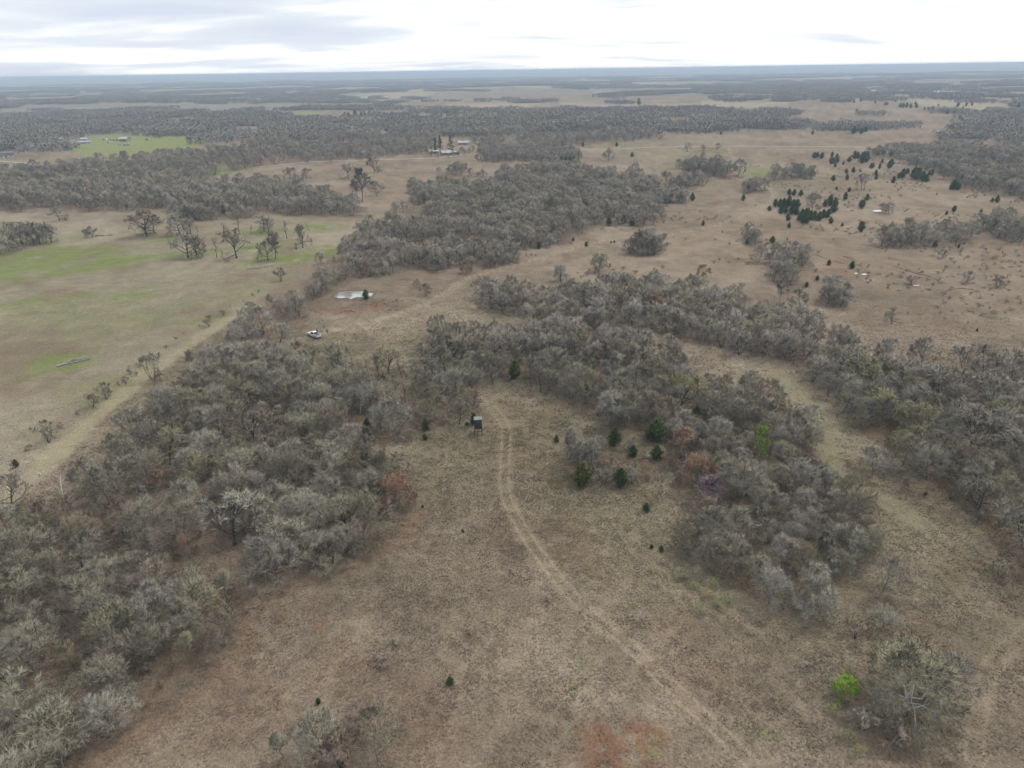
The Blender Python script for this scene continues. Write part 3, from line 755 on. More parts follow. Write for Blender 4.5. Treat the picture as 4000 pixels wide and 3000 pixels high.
register('olive', bare_tree(231, 8.8, 8.6, limbs=11, br=8, bl=7, tw=10, up=.06, wob=.18, trunk_frac=.2, tr=.2, leafy=.5, tww=.06), M['olive'], M['dark_bark'], M['olive'])
register('olive_round', bare_tree(232, 7.0, 8.0, limbs=10, br=8, bl=6, tw=10, up=.03, wob=.22, trunk_frac=.18, tr=.16, leafy=.3, tww=.06), M['olive'], M['bark'], M['olive'])
for i in range(2):
    register(f'rust{i}', bare_tree(241 + i, 6.4, 5.6, limbs=9, br=7, bl=6, tw=6, up=.05, trunk_frac=.1, tr=.11, leafy=2.4, tww=.05), M['brown_twig'], M['bark'], M['rust'])
register('redbud', bare_tree(251, 4.4, 5.0, limbs=9, br=6, bl=6, tw=7, up=.06, trunk_frac=.1, tr=.08, leafy=.7, tww=.04), M['brown_twig'], M['dark_bark'], M['redbud'])
register('lime', bare_tree(261, 6.0, 3.4, limbs=10, br=5, bl=5, tw=5, up=.10, trunk_frac=.1, tr=.08, leafy=2.6, limb_ang=(20, 50)), M['yellow'], M['bark'], M['lime'])
register('lime_bush', bare_tree(262, 3.4, 3.4, limbs=12, br=5, bl=4, tw=5, stems=3, up=.06, trunk_frac=.1, tr=.05, leafy=2.6), M['yellow'], M['bark'], M['lime'])
register('green_brush', bare_tree(263, 1.6, 2.6, limbs=12, br=4, bl=4, tw=4, stems=4, up=.05, trunk_frac=.1, tr=.03, leafy=.35, twl=(.15, .3)), M['brown_twig'], M['bark'], M['yellow'])
register('snag0', snag(271, 6.0), M['dead'], M['dead']); register('snag1', snag(272, 5.0), M['dead'], M['dead'])
for i in range(5): register(f'cedar{i}', cedar(281 + i, 2900, round_=(i % 3) * .4), M['cedar'], M['dark_bark'])
register('pine0', pine(291, 20, 5.5, .3), M['pine'], M['dark_bark']); register('pine1', pine(292, 22, 6.5, .35), M['pine'], M['dark_bark']); register('pine2', pine(293, 19, 10, .12), M['pine'], M['dark_bark'])
register('yellow_tree', bare_tree(295, 19, 7, limbs=10, br=6, bl=5, tw=5, up=.1, tr=.2, leafy=1.5, twl=(.6, 1.2), tww=.08), M['yellow'], M['bark'], M['yellow'])
register('green_tree', bare_tree(296, 6, 7, limbs=9, br=6, bl=5, tw=5, up=.05, tr=.15, leafy=2.5, tww=.06), M['pine'], M['bark'], M['pine'])

PLACED = []
def place(kind, p, h=None, rot=None, label='', cat='tree', group=None, name='bare_tree', wide=1.0, sink=0.05):
    pr = PROTO[kind]; s = (h / pr['H']) if h else 1.0
    root = bpy.data.objects.new(name, None); root.empty_display_size = 0.5; COL.objects.link(root)
    root.location = (p[0], p[1], p[2] - sink); root.rotation_euler = (0, 0, random.random() * 6.283 if rot is None else rot); root.scale = (s * wide, s * wide, s)
    t = bpy.data.objects.new('trunk', pr['trunk']); COL.objects.link(t); t.parent = root
    if pr['crown']:
        c = bpy.data.objects.new('crown', pr['crown']); COL.objects.link(c); c.parent = root
    tag(root, label, cat, group)
    PLACED.append((p[0], p[1], h or pr['H'], kind[:3] in ('rus', 'red', 'lim', 'oli', 'ced', 'big')))
    return root

def at_px(kind, dx, dy, hd, **kw):
    """stand a tree at a ground spot; height read off the photograph and turned into metres"""
    p = G(dx, dy); h = hd / dpm(p)[1]
    return place(kind, p, h, **kw)

# ------------------------------------------------------------------ scattering helper (stuff)
def tube_normals(V, F):
    P = V[F]; n = np.cross(P[:, 2] - P[:, 0], P[:, 3] - P[:, 1]); N = np.zeros_like(V)
    for k in range(4): np.add.at(N, F[:, k], n)
    return N / (np.linalg.norm(N, axis=1, keepdims=True) + 1e-12)

def joined_proto(kind):
    """trunk and crown in one mesh, for masses of trees"""
    pr = PROTO[kind]; g = pr['g']
    tv, tf = np.concatenate(g.tV), np.concatenate(g.tF); cv, cf = np.concatenate(g.cV), g.cFo
    mi = np.concatenate([np.zeros(len(tf), int), np.ones(len(cf), int)]); mats = [pr['bm'], pr['tm']]
    if len(pr['crown'].materials) > 1:
        mats.append(pr['crown'].materials[1]); mi[len(tf) + g.leaf0:] = 2
    return mesh_np(kind + '_mass', np.vstack([tv, cv]), [tf, cf + len(tv)], mats, mi, tone=np.concatenate([np.ones(len(tv)), twig_tone(len(cv))]), normals=np.vstack([tube_normals(tv, tf), g.cN]))

def scatter(name, pts, meshes, idx, rotz, scl, label, cat, cols=None, tilt=None):
    """one object that stands copies of the meshes on its points"""
    coll = bpy.data.collections.new(name + '_kinds')
    for i, me in enumerate(meshes):
        o = bpy.data.objects.new(f'{name}_{i:02d}', me); coll.objects.link(o)
    me = bpy.data.meshes.new(name); me.vertices.add(len(pts)); me.vertices.foreach_set('co', np.asarray(pts, np.float32).ravel())
    def att(nm, tp, val, key='value'):
        a = me.attributes.new(nm, tp, 'POINT'); a.data.foreach_set(key, val)
    att('kind_index', 'INT', np.asarray(idx, np.int32))
    rv = np.zeros((len(pts), 3), np.float32); rv[:, 2] = rotz
    if tilt is not None: rv[:, :2] = tilt
    att('rot', 'FLOAT_VECTOR', rv.ravel(), 'vector')
    sc = np.asarray(scl, np.float32); sc = np.repeat(sc[:, None], 3, 1) if sc.ndim == 1 else sc
    att('scl', 'FLOAT_VECTOR', sc.ravel(), 'vector')
    if cols is not None: att('gcol', 'FLOAT_COLOR', np.hstack([cols, np.ones((len(cols), 1))]).astype(np.float32).ravel(), 'color')
    o = link(name, me)
    ng = bpy.data.node_groups.new(name, 'GeometryNodeTree')
    ng.interface.new_socket('Geometry', in_out='INPUT', socket_type='NodeSocketGeometry'); ng.interface.new_socket('Geometry', in_out='OUTPUT', socket_type='NodeSocketGeometry')
    N, Lk = ng.nodes, ng.links
    gi = N.new('NodeGroupInput'); go = N.new('NodeGroupOutput'); iop = N.new('GeometryNodeInstanceOnPoints'); ci = N.new('GeometryNodeCollectionInfo')
    ci.inputs['Collection'].default_value = coll; ci.inputs['Separate Children'].default_value = True; ci.inputs['Reset Children'].default_value = True
    iop.inputs['Pick Instance'].default_value = True
    def na(nm, tp):
        q = N.new('GeometryNodeInputNamedAttribute'); q.data_type = tp; q.inputs['Name'].default_value = nm; return q.outputs['Attribute']
    Lk.new(gi.outputs[0], iop.inputs['Points']); Lk.new(ci.outputs[0], iop.inputs['Instance']); Lk.new(na('kind_index', 'INT'), iop.inputs['Instance Index'])
    e2r = N.new('FunctionNodeEulerToRotation'); Lk.new(na('rot', 'FLOAT_VECTOR'), e2r.inputs[0]); Lk.new(e2r.outputs[0], iop.inputs['Rotation'])
    Lk.new(na('scl', 'FLOAT_VECTOR'), iop.inputs['Scale']); Lk.new(iop.outputs[0], go.inputs[0])
    md = o.modifiers.new('scatter', 'NODES'); md.node_group = ng
    tag(o, label, cat, kind='stuff')
    return o

def poisson(P, dmin, keep=None, grow=0.0, seed=1):
    """points inside outline P no closer than dmin (+ grow*distance)"""
    rng = np.random.default_rng(seed)
    x0, y0 = P.min(0); x1, y1 = P.max(0); rm = np.hypot((x0 + x1) / 2, y0); d0 = dmin + grow * rm
    n = int((x1 - x0) * (y1 - y0) / (d0 * d0) * 2.6) + 20
    X = x0 + (x1 - x0) * rng.random(n); Y = y0 + (y1 - y0) * rng.random(n)
    jr = 1.5 + .022 * np.hypot(X, Y)
    m = inside(P, X + (fbm(X, Y, 14, 611, 3) - .5) * 2.6 * jr, Y + (fbm(X, Y, 14, 622, 3) - .5) * 2.6 * jr)
    if keep is not None: m &= keep(X, Y)
    X, Y = X[m], Y[m]; cell = {}; out = []
    for x, y in zip(X, Y):
        d = dmin + grow * math.hypot(x, y); c = d0
        i, j = int(x // c), int(y // c); ok = True
        for a in (-1, 0, 1):
            for b_ in (-1, 0, 1):
                for (u, v) in cell.get((i + a, j + b_), ()):
                    if (u - x) ** 2 + (v - y) ** 2 < d * d: ok = False; break
                if not ok: break
            if not ok: break
        if ok: cell.setdefault((i, j), []).append((x, y)); out.append((x, y))
    return np.array(out).reshape(-1, 2)

# ------------------------------------------------------------------ lighter trees for the middle distance and beyond
for i in range(4):
    tall = i == 3
    register(f'mid{i}', bare_tree(300 + i, 8.4 if tall else 7.2, 6.4 if tall else 7.2, limbs=14, br=5, bl=5, tw=9, up=.06 if tall else .04, wob=.17, trunk_frac=.22 if tall else .07, tr=.12, twl=(.5, 1.1), tww=.057, limb_ang=(22, 58 if tall else 76)), M['far_twig'], M['dark_bark'])

def grove(seed):
    """a stand of some forty far trees"""
    rng = np.random.default_rng(seed); V = []; F = []; NN = []; k = 0
    for _ in range(46):
        c = np.array([rng.uniform(-26, 26), rng.uniform(-26, 26), 0]); H = rng.uniform(6, 10); R = H * .42
        n = 46; dd = rng.normal(size=(n, 3)) + [0, 0, .5]; dd /= np.linalg.norm(dd, axis=1, keepdims=True)
        u = rng.random((n, 1)) ** .4; p = c + [0, 0, H * .55] + dd * u * [R, R, H * .42]
        a = np.cross(dd, rng.normal(size=(n, 3))); a /= np.linalg.norm(a, axis=1, keepdims=True)
        tri = np.stack([p - a * .36, p + a * .36, p + dd * 1.7], 1).reshape(-1, 3)
        tr = np.array([c + [-.2, 0, -1], c + [.2, 0, -1], c + [0, 0, H * .6], c + [0, -.2, -1], c + [0, .2, -1], c + [0, 0, H * .6]])
        q = np.vstack([tri, tr]); f_, n_ = crown_normals(q, np.arange(len(q)).reshape(-1, 3), c + [0, 0, H * .45], np.array([R, R, H * .5]))
        V.append(q); F.append(f_ + k); NN.append(n_); k += len(q)
    return mesh_np(f'grove_{seed}', np.vstack(V), [np.vstack(F)], [M['grove']], tone=twig_tone(k, .8, 1.2), normals=np.vstack(NN))

rw = np.random.default_rng(99)
track_lines = [t[0] for t in TRACKS] + [q[0] for q in SWATHS[1:]]
def clear_of_tracks(X, Y):
    m = np.ones(X.shape, bool)
    for L in track_lines: m &= line_dist(L, X, Y, 4) > 2.6
    m &= line_dist(np.vstack([POND, POND[:1]]), X, Y, 4) > 2.0
    m &= ~inside(POND, X, Y)
    return m
# far woods: stands of trees wherever the far country is not open
nx = []
for r0, r1, sp in ((FAR_R - 20, 2000, 40), (2000, 4200, 48), (4200, 8200, 62)):
    n = int(0.80 * (r1 * r1 - r0 * r0) / (sp * sp)); a = rw.uniform(-.76, .76, n); r = np.sqrt(rw.uniform(r0 * r0, r1 * r1, n)); X, Y = r * np.sin(a), r * np.cos(a)
    m = (~far_open(X, Y) | (fbm(X * .6, Y, 130, 72, 3) > .64)) & (fbm(X * .5, Y, 260, 71, 3) > .41)
    m &= far_patch(X, Y) < .5
    nx.append(np.column_stack([X, Y])[m])
nx = np.vstack(nx); zz = hgt(nx[:, 0], nx[:, 1])
scatter('distant_woods', np.column_stack([nx, zz]), [grove(s) for s in range(5)], rw.integers(0, 5, len(nx)), rw.random(len(nx)) * 6.283, np.column_stack([np.ones((len(nx), 2)), rw.uniform(.75, 1.15, len(nx))]), 'blue-grey bare woods covering the far plain to the horizon', 'woodland')

# undergrowth in the woods and weeds at their edges
ub = []
for zi, (k, P) in enumerate(WOODS_P.items()):
    if P[:, 1].min() > 420: continue
    ub.append(poisson(P, 2.8, keep=lambda X, Y: clear_of_tracks(X, Y) & (fbm(X, Y, 7, 900, 2) > .42) & (np.hypot(X, Y) < 330), seed=zi + 60))
ub = np.vstack(ub)
scatter('undergrowth', np.column_stack([ub, hgt(ub[:, 0], ub[:, 1]) - .05]), [joined_proto(k) for k in ('shrub0', 'shrub1', 'shrub2', 'green_brush')], np.where(rw.random(len(ub)) < .03, 3, rw.integers(0, 3, len(ub))), rw.random(len(ub)) * 6.283, rw.uniform(.25, .55, len(ub)), 'brown tangled undergrowth beneath the bare thickets', 'undergrowth')

PRAIRIE = poly([(1120,560),(1300,500),(1420,430),(1420,395),(1500,385),(1700,345),(1900,340),(2060,405),(2240,445),(2240,790),(1960,745),(1800,690),(1640,640),(1450,600),(1250,600)])
pb = poisson(PRAIRIE, 3.6, keep=lambda X, Y: clear_of_tracks(X, Y) & (fbm(X, Y, 40, 930, 3) + .28 * np.random.default_rng(4).random(len(X)) > .86), seed=77)
scatter('prairie_brush', np.column_stack([pb, hgt(pb[:, 0], pb[:, 1]) - .05]), [joined_proto(k) for k in ('shrub0', 'shrub1', 'shrub2')], rw.integers(0, 3, len(pb)), rw.random(len(pb)) * 6.283, np.column_stack([rw.uniform(.3, .9, (len(pb), 1)).repeat(2, 1), rw.uniform(.15, .45, len(pb))]), 'low grey-brown weeds and brush spotting the tan prairie', 'brush')

# ------------------------------------------------------------------ dry grass
m, n, l, b = new_mat('dry_grass_blades')
at = n.new('ShaderNodeAttribute'); at.attribute_type = 'INSTANCER'; at.attribute_name = 'gcol'
oi = n.new('ShaderNodeObjectInfo'); mr = n.new('ShaderNodeMapRange'); mr.inputs['To Min'].default_value = 1.35; mr.inputs['To Max'].default_value = 1.6
l.new(oi.outputs['Random'], mr.inputs['Value'])
vm = n.new('ShaderNodeVectorMath'); vm.operation = 'SCALE'; l.new(at.outputs['Color'], vm.inputs[0]); l.new(mr.outputs[0], vm.inputs['Scale'])
tn = n.new('ShaderNodeAttribute'); tn.attribute_name = 'tone'; v2 = n.new('ShaderNodeVectorMath'); v2.operation = 'SCALE'; l.new(vm.outputs[0], v2.inputs[0]); l.new(tn.outputs['Fac'], v2.inputs['Scale']); l.new(v2.outputs[0], b.inputs['Base Color'])
b.inputs['Roughness'].default_value = 1; b.inputs['Specular IOR Level'].default_value = 0
M['grass'] = m
def grass_patch(seed):
    rng = np.random.default_rng(seed); V = []; tone = []
    for _ in range(22):
        c = np.array([rng.uniform(-.75, .75), rng.uniform(-.75, .75), -.03]); lean = rng.normal(size=3) * [.45, .45, 0]; hh = rng.uniform(.14, .40)
        nb = 6; d = rng.normal(size=(nb, 3)) * [.45, .45, 0] + lean + [0, 0, .7]; d /= np.linalg.norm(d, axis=1, keepdims=True)
        a = np.cross(d, rng.normal(size=(nb, 3))); a /= np.linalg.norm(a, axis=1, keepdims=True); p = c + rng.normal(size=(nb, 3)) * [.05, .05, 0]
        V.append(np.stack([p - a * .032, p + a * .032, p + d * hh * (.7 + .6 * rng.random((nb, 1)))], 1).reshape(-1, 3)); tone.append(np.full(nb * 3, rng.uniform(.8, 1.2)))
    V = np.vstack(V); return mesh_np(f'grass_patch_{seed}', V, [np.arange(len(V)).reshape(-1, 3)], [M['grass']], tone=np.concatenate(tone))
def grass_points(r0, r1, sp, seed):
    rng = np.random.default_rng(seed); half = r1 * .82
    gx, gy = np.meshgrid(np.arange(-half, half, sp), np.arange(r0 * .6, r1, sp)); X = gx.ravel() + rng.uniform(-.5, .5, gx.size) * sp; Y = gy.ravel() + rng.uniform(-.5, .5, gx.size) * sp
    R = np.hypot(X, Y); k = (R > r0) & (R < r1) & (np.abs(X) < Y * 1.12 + 8); X, Y = X[k], Y[k]
    keep = rng.random(len(X)) < .97
    for (L, gap, st, gr) in TRACKS:
        d = line_dist(L, X, Y, 3); keep &= ~((np.abs(d - gap) < .6) & (rng.random(len(X)) < .92 * st))
    for (ex, ey, ra, rb) in REDS:
        ang = math.atan2(ex, ey); u = (X - ex) * math.cos(ang) - (Y - ey) * math.sin(ang); v = (X - ex) * math.sin(ang) + (Y - ey) * math.cos(ang)
        keep &= ~(((u / ra) ** 2 + (v / rb) ** 2 < .9) & (rng.random(len(X)) < .75))
    keep &= ~inside(POND, X, Y)
    return X[keep], Y[keep]
gp = [grass_points(38, 150, 1.0, 5) + (1.0,), grass_points(150, 330, 2.0, 6) + (1.7,)]
GX = np.concatenate([g[0] for g in gp]); GY = np.concatenate([g[1] for g in gp]); GS = np.concatenate([np.full(len(g[0]), g[2]) for g in gp])
gc = colour_at(GX, GY); past = inside(PASTURE, GX, GY)
hz = np.where(past, .3, .66) * (.6 + .8 * fbm(GX, GY, 6, 808, 3)); 
for (L, gap, st, gr) in TRACKS: hz *= np.where(np.abs(line_dist(L, GX, GY, 3) - gap) < .4, .35, 1.0)
for (L, w, cc) in SWATHS[1:]: hz *= np.where(line_dist(L, GX, GY, 5) < w, .5, 1.0)
hz *= 1 - .8 * sstep(170, 325, np.hypot(GX, GY))
scatter('dry_grass', np.column_stack([GX, GY, hgt(GX, GY)]), [grass_patch(s) for s in range(6)], rw.integers(0, 6, len(GX)), rw.random(len(GX)) * 6.283, np.column_stack([GS, GS, GS ** .5 * hz]), 'tan dry tufted prairie grass covering the clearings', 'grass', cols=gc)

# ------------------------------------------------------------------ single trees told apart in the photograph
ROWS = {'a': 110.6, 'b': 497.7, 'c': 857.2, 'd': 1244.3}
def T(col, row, zx, zy): return 553.0 * col + zx / 4, ROWS[row] + zy / 4

def T1(kind, col, row, zx, zy, hz_, label, group=None, name='bare_tree', cat='tree', **kw):
    dx, dy = T(col, row, zx, zy); return at_px(kind, dx, dy, hz_ / 4, label=label, group=group, name=name, cat=cat, **kw)

# oaks of the green pasture
for a in [
 ('oak0', 0, 'a', 1275, 1600, 215, 'broad oak with twin dark trunks on the green pasture', 1.15),
 ('oak1', 0, 'a', 1335, 1575, 150, 'smaller oak crowding behind the broad twin-trunked pasture oak', 1.0),
 ('oak2', 0, 'a', 1555, 1585, 165, 'crooked oak standing next to the broad pasture oak', 1.0),
 ('pole0', 0, 'a', 1485, 1605, 110, 'stubby leaning tree between the broad and the crooked pasture oaks', 1.3),
 ('oak3', 0, 'a', 1650, 1580, 130, 'small dark oak beside the bush row in the pasture', .95),
 ('pole1', 0, 'a', 2065, 1555, 150, 'narrow half-dead tree at the back of the pasture', 1.2),
 ('pole0', 0, 'a', 2170, 1585, 85, 'thin little sapling in mid pasture', 1.0),
 ('oak1', 0, 'a', 515, 1465, 105, 'low flat-topped oak alone before the tree belt', 1.25),
 ('oak2', 0, 'b', 1625, 235, 205, 'gnarled front oak with drooping limbs in the pasture group', 1.1),
 ('oak3', 0, 'b', 1705, 235, 180, 'forked oak leaning away from the gnarled pasture oak', .9),
 ('pole1', 0, 'b', 1875, 235, 180, 'slim one-stemmed tree in front of the pasture group', 1.0),
 ('oak0', 0, 'b', 2045, 240, 240, 'dense round oak at the front of the pasture group', .95),
 ('pole0', 0, 'b', 1930, 95, 160, 'ragged upright tree behind the dense round pasture oak', 1.5),
 ('oak2', 1, 'b', 108, 262, 160, 'short dark oak nearest the fallen logs', .85),
 ('slim1', 1, 'b', 172, 240, 230, 'tall fine-branched tree beside the short dark oak', 1.2),
 ('oak3', 1, 'b', 405, 152, 190, 'lone dark oak near the pasture corner', .75),
 ('oak1', 1, 'a', 70, 1555, 150, 'spreading pair oak at the back of the pasture', 1.0),
 ('oak2', 1, 'a', 110, 1570, 120, 'lesser oak of the back pasture pair', 1.0),
 ('pole1', 1, 'a', 265, 1620, 150, 'thin tree with stub limbs behind the lone dark oak', 1.3),
 ('oak0', 1, 'a', 800, 1100, 120, 'dark round oak on the hay field slope', 1.1),
 ('oak1', 1, 'a', 1025, 1045, 115, 'full round oak by the hay field road', 1.1),
 ('slim0', 1, 'a', 920, 1300, 260, 'tall slender tree rising above the belt of trees', 1.2),
 ('slim1', 1, 'a', 880, 1270, 160, 'companion tree under the tall slender tree', 1.4),
 ('oak3', 1, 'a', 440, 1100, 85, 'twisted small oak in the hay field', 1.2),
 ('round3', 1, 'a', 290, 1105, 95, 'rounded twiggy tree in the hay field', 1.1),
 ('round1', 1, 'a', 1040, 1250, 130, 'leaning grey tree at the foot of the hay field', 1.1)]:
    T1(a[0].replace('oak', 'oakfar'), a[1], a[2], a[3], a[4], a[5] * 1.15, a[6], group=None, wide=a[7])
for i, (x, y, h) in enumerate([(240,110,180),(300,130,190),(345,115,170),(400,110,175),(445,110,150),(200,120,160),(160,160,180),(80,180,190),(10,210,190),(120,100,170),(330,90,150)]):
    T1(['oakfar0', 'mid3', 'oakfar1', 'mid3', 'oakfar2'][i % 5], 0, 'b', x, y, h * 1.1, 'bare tree in the pasture-edge grove beneath the flat-topped oak', 'trees of the pasture-edge grove')
for i, (x, y, h) in enumerate([(1590,1462,100),(1630,1458,120),(1680,1460,130),(1730,1462,120),(1780,1462,115),(1840,1460,110),(760,1610,90),(800,1605,105),(740,1608,70)]):
    g = i < 6
    T1('round1' if g else 'shrub1', 0, 'a', x, y, h, 'bushy tree in the low row beside the pasture cedar' if g else 'bare shrub by the dark brush heap in the pasture', 'low bushy row in the pasture' if g else 'shrubs by the brush heap', name='bare_tree' if g else 'bare_shrub', cat='tree' if g else 'shrub')
# shrubs on the old fence line
for kd, col, row, x, y, h, lab in [
 ('shrub1', 0, 'b', 810, 1530, 150, 'fan-shaped bare shrub on the pasture fence line'), ('shrub0', 0, 'b', 920, 1460, 160, 'upright wispy shrub next to the fan-shaped fence shrub'),
 ('shrub2', 0, 'b', 1090, 1330, 80, 'low shrub halfway along the pasture fence line'), ('pole0', 0, 'b', 1135, 1265, 110, 'thin leaning sapling on the pasture fence line'),
 ('shrub0', 0, 'b', 1330, 1290, 250, 'tall vase-shaped sapling clump where the thicket meets the fence'), ('pole1', 0, 'b', 1385, 1290, 140, 'small stem beside the vase-shaped sapling clump'),
 ('slim2', 0, 'b', 1640, 1200, 190, 'little straight tree on the fence line above the thicket'), ('shrub1', 0, 'b', 1805, 830, 110, 'dark brown bush at the pasture fence corner'),
 ('shrub2', 0, 'b', 1930, 740, 60, 'small brown bush beyond the dark fence-corner bush'), ('shrub0', 0, 'c', 420, 395, 215, 'big twiggy bush at the pasture edge'),
 ('oak3', 0, 'c', 100, 985, 350, 'dark-limbed tree alone on the grassy lane'), ('shrub2', 0, 'b', 1180, 1255, 40, 'low bramble on the fence line near the sapling'),
 ('round2', 0, 'b', 2150, 790, 190, 'round grey tree at the pasture corner'), ('slim0', 1, 'b', 140, 680, 150, 'upright tree beside the dark clump near the truck'),
 ('shrub1', 1, 'b', 220, 440, 140, 'dark bush near the fallen logs at the lane'), ('pole1', 1, 'b', 610, 520, 130, 'crooked thin tree beside the pond')]:
    T1(kd, col, row, x, y, h, lab, name='bare_shrub' if kd.startswith('shrub') else 'bare_tree', cat='shrub' if kd.startswith('shrub') else 'tree')
# marked trees of the thickets
for kd, col, row, x, y, h, lab, w in [
 ('olive', 2, 'b', 1440, 1560, 410, 'large olive-tinged round tree with dark trunk', 1.0),
 ('oak2', 1, 'b', 210, 1000, 215, 'spreading oak standing in brush next to the truck', 1.1),
 ('oak0', 1, 'b', 660, 1160, 190, 'many-forked oak in front of the truck', .9),
 ('oak1', 1, 'b', 1140, 1240, 240, 'old gnarled oak with bare twisted limbs', 1.2),
 ('oak3', 1, 'b', 1060, 1245, 200, 'leaning oak beside the old gnarled oak', .9),
 ('oak2', 1, 'b', 490, 1130, 150, 'bent oak left of the many-forked oak', 1.0),
 ('oak1', 1, 'b', 1620, 1440, 220, 'dark-stemmed oak behind the box blind grove', 1.0),
 ('oak0', 1, 'c', 1755, 235, 260, 'bare tree with straight grey trunk next to the box blind', .8),
 ('oak3', 1, 'c', 1865, 150, 230, 'bare tree right behind the box blind', .8),
 ('round0', 1, 'c', 930, 1230, 420, 'pale silvery round tree at the clearing edge', 1.05),
 ('round4', 1, 'c', 300, 1440, 380, 'wide silvery tree at the clearing edge', 1.25),
 ('round1', 1, 'c', 590, 1560, 180, 'small bare tree alone in the clearing grass', 1.0),
 ('rust0', 1, 'c', 1230, 960, 330, 'tawny rust-leaved oak at the clearing corner of the thicket', 1.0),
 ('round5', 2, 'c', 1960, 930, 400, 'pale domed tree directly behind the purple redbud', 1.05),
 ('rust1', 2, 'c', 1490, 575, 330, 'rust-leaved oak with brown crown near the olive tree', 1.1),
 ('rust0', 2, 'c', 1600, 790, 320, 'orange-leaved oak beside the purple redbud', 1.0),
 ('redbud', 2, 'c', 1750, 915, 250, 'purple flowering redbud at the thicket edge', 1.25),
 ('lime', 2, 'c', 2160, 525, 290, 'bright green slender tree in leaf in the thicket', .7),
 ('big_oak', 3, 'd', 1170, 1180, 560, 'huge pale-limbed spreading tree by the bright green bush', .98),
 ('lime_bush', 3, 'd', 640, 1040, 200, 'bright green leafy bush beside the huge spreading tree', .9),
 ('round2', 3, 'd', 1560, 1020, 330, 'fine-twigged tree on the far side of the huge spreading tree', 1.0),
 ('shrub0', 3, 'd', 800, 1330, 180, 'grey shrub at the foot of the huge spreading tree', 1.2),
 ('shrub2', 3, 'd', 1050, 1430, 200, 'wide grey shrub below the huge spreading tree', 1.6),
 ('round6', 3, 'd', 990, 130, 330, 'pale open tree in the grass above the huge spreading tree', .9),
 ('round3', 3, 'd', 990, 440, 200, 'thin-crowned small tree between the pale open tree and the huge one', 1.1),
 ('shrub1', 3, 'd', 760, 540, 150, 'dull brown bush between thicket and the huge tree', 1.5),
 ('round2', 3, 'd', 370, 360, 330, 'grey rounded tree at the lower tip of the redbud thicket', 1.0),
 ('slim2', 3, 'c', 1160, 810, 150, 'little silvery tree alone on the grassy lane', 1.1),
 ('round0', 3, 'c', 900, 690, 290, 'dark rounded tree out on the grassy lane', 1.05),
 ('shrub0', 3, 'c', 2000, 1560, 160, 'pale wispy shrub in grass near the creek woods', 1.3),
 ('round5', 1, 'd', 560, 1640, 380, 'grey-lilac round tree at the bottom edge of the clearing', 1.0),
 ('round3', 1, 'd', 1060, 1600, 360, 'silvery open tree rising from the brush at the bottom edge', .85),
 ('slim1', 1, 'd', 240, 1570, 240, 'dark-stemmed thin tree at the bottom edge of the clearing', 1.0),
 ('shrub1', 1, 'd', 750, 1640, 260, 'brown bush between the two bottom-edge trees', 1.6),
 ('oak1', 3, 'c', 1750, 480, 470, 'large grey oak with sinuous pale limbs in the creek woods', 1.2),
 ('rust0', 2, 'b', 1200, 740, 200, 'rusty-topped oak in the long thicket', 1.1),
 ('rust1', 2, 'b', 110, 720, 160, 'rusty oak at the end of the long thicket', 1.0),
 ('rust0', 2, 'b', 1655, 400, 120, 'orange-tinged oak at the prairie edge of the long thicket', 1.1),
 ('round4', 2, 'b', 1540, 850, 300, 'tall domed tree in the long thicket', 1.0),
 ('oak0', 2, 'b', 425, 450, 170, 'dark-stemmed oak rising above the long thicket', .9),
 ('round3', 2, 'b', 750, 350, 160, 'blue-grey round tree at the prairie edge', .9),
 ('rust1', 1, 'b', 950, 400, 150, 'rust-leaved oak at the wood edge behind the pond', .9),
 ('rust0', 1, 'b', 1830, 370, 130, 'low rust-leaved bushy oak by the prairie track', 1.2),
 ('rust1', 1, 'b', 1110, 300, 130, 'rust-brown oak inside the wood behind the pond', .9),
 ('round6', 1, 'b', 1460, 570, 120, 'small rounded tree by the track bend', 1.0),
 ('round1', 1, 'b', 1390, 500, 90, 'smaller tree behind the rounded tree at the track bend', 1.0),
 ('round0', 2, 'b', 1120, 200, 230, 'tallest tree in the oval prairie clump', .9),
 ('rust0', 0, 'c', 1370, 800, 190, 'orange-brown leafy tree deep in the broad thicket', .8),
 ('rust1', 0, 'c', 1600, 1370, 200, 'brown-leaved round tree in the broad thicket', 1.0),
 ('rust1', 0, 'c', 990, 1000, 170, 'dull red-brown tree in the broad thicket', .9),
 ('olive_round', 0, 'c', 1750, 740, 260, 'greenish spreading tree in the broad thicket', 1.0),
 ('olive_round', 3, 'c', 960, 260, 330, 'green-budding round tree in the creek woods', 1.1),
 ('olive_round', 3, 'b', 830, 1400, 330, 'mossy green tree at the near side of the creek woods', 1.2),
 ('olive_round', 0, 'd', 600, 760, 200, 'small yellowish budding tree in the broad thicket', .8),
 ('oak2', 3, 'b', 1070, 810, 150, 'black-limbed tree at the prairie side of the creek woods', .9),
 ('pole0', 3, 'b', 1510, 235, 90, 'reddish sparse tree on the open prairie', 1.6),
 ('pole1', 3, 'b', 1715, 450, 110, 'thin prairie tree near the eroded gully', 1.2),
 ('shrub0', 3, 'b', 1990, 490, 110, 'small fan shrub on the open prairie', 1.0),
 ('round2', 3, 'b', 530, 640, 190, 'rounded tree standing out from the long thicket', .95),
 ('shrub2', 3, 'b', 1240, 465, 80, 'reddish bush on the eroded prairie bank', 1.8),
 ('round5', 3, 'b', 1190, 60, 190, 'prairie tree with round crown', .9),
 ]:
    nm = {'re': 'redbud_tree', 'li': 'leafy_tree', 'ru': 'rusty_oak_tree', 'sh': 'bare_shrub'}.get(kd[:2], 'bare_tree')
    if kd == 'lime_bush': nm = 'leafy_bush'
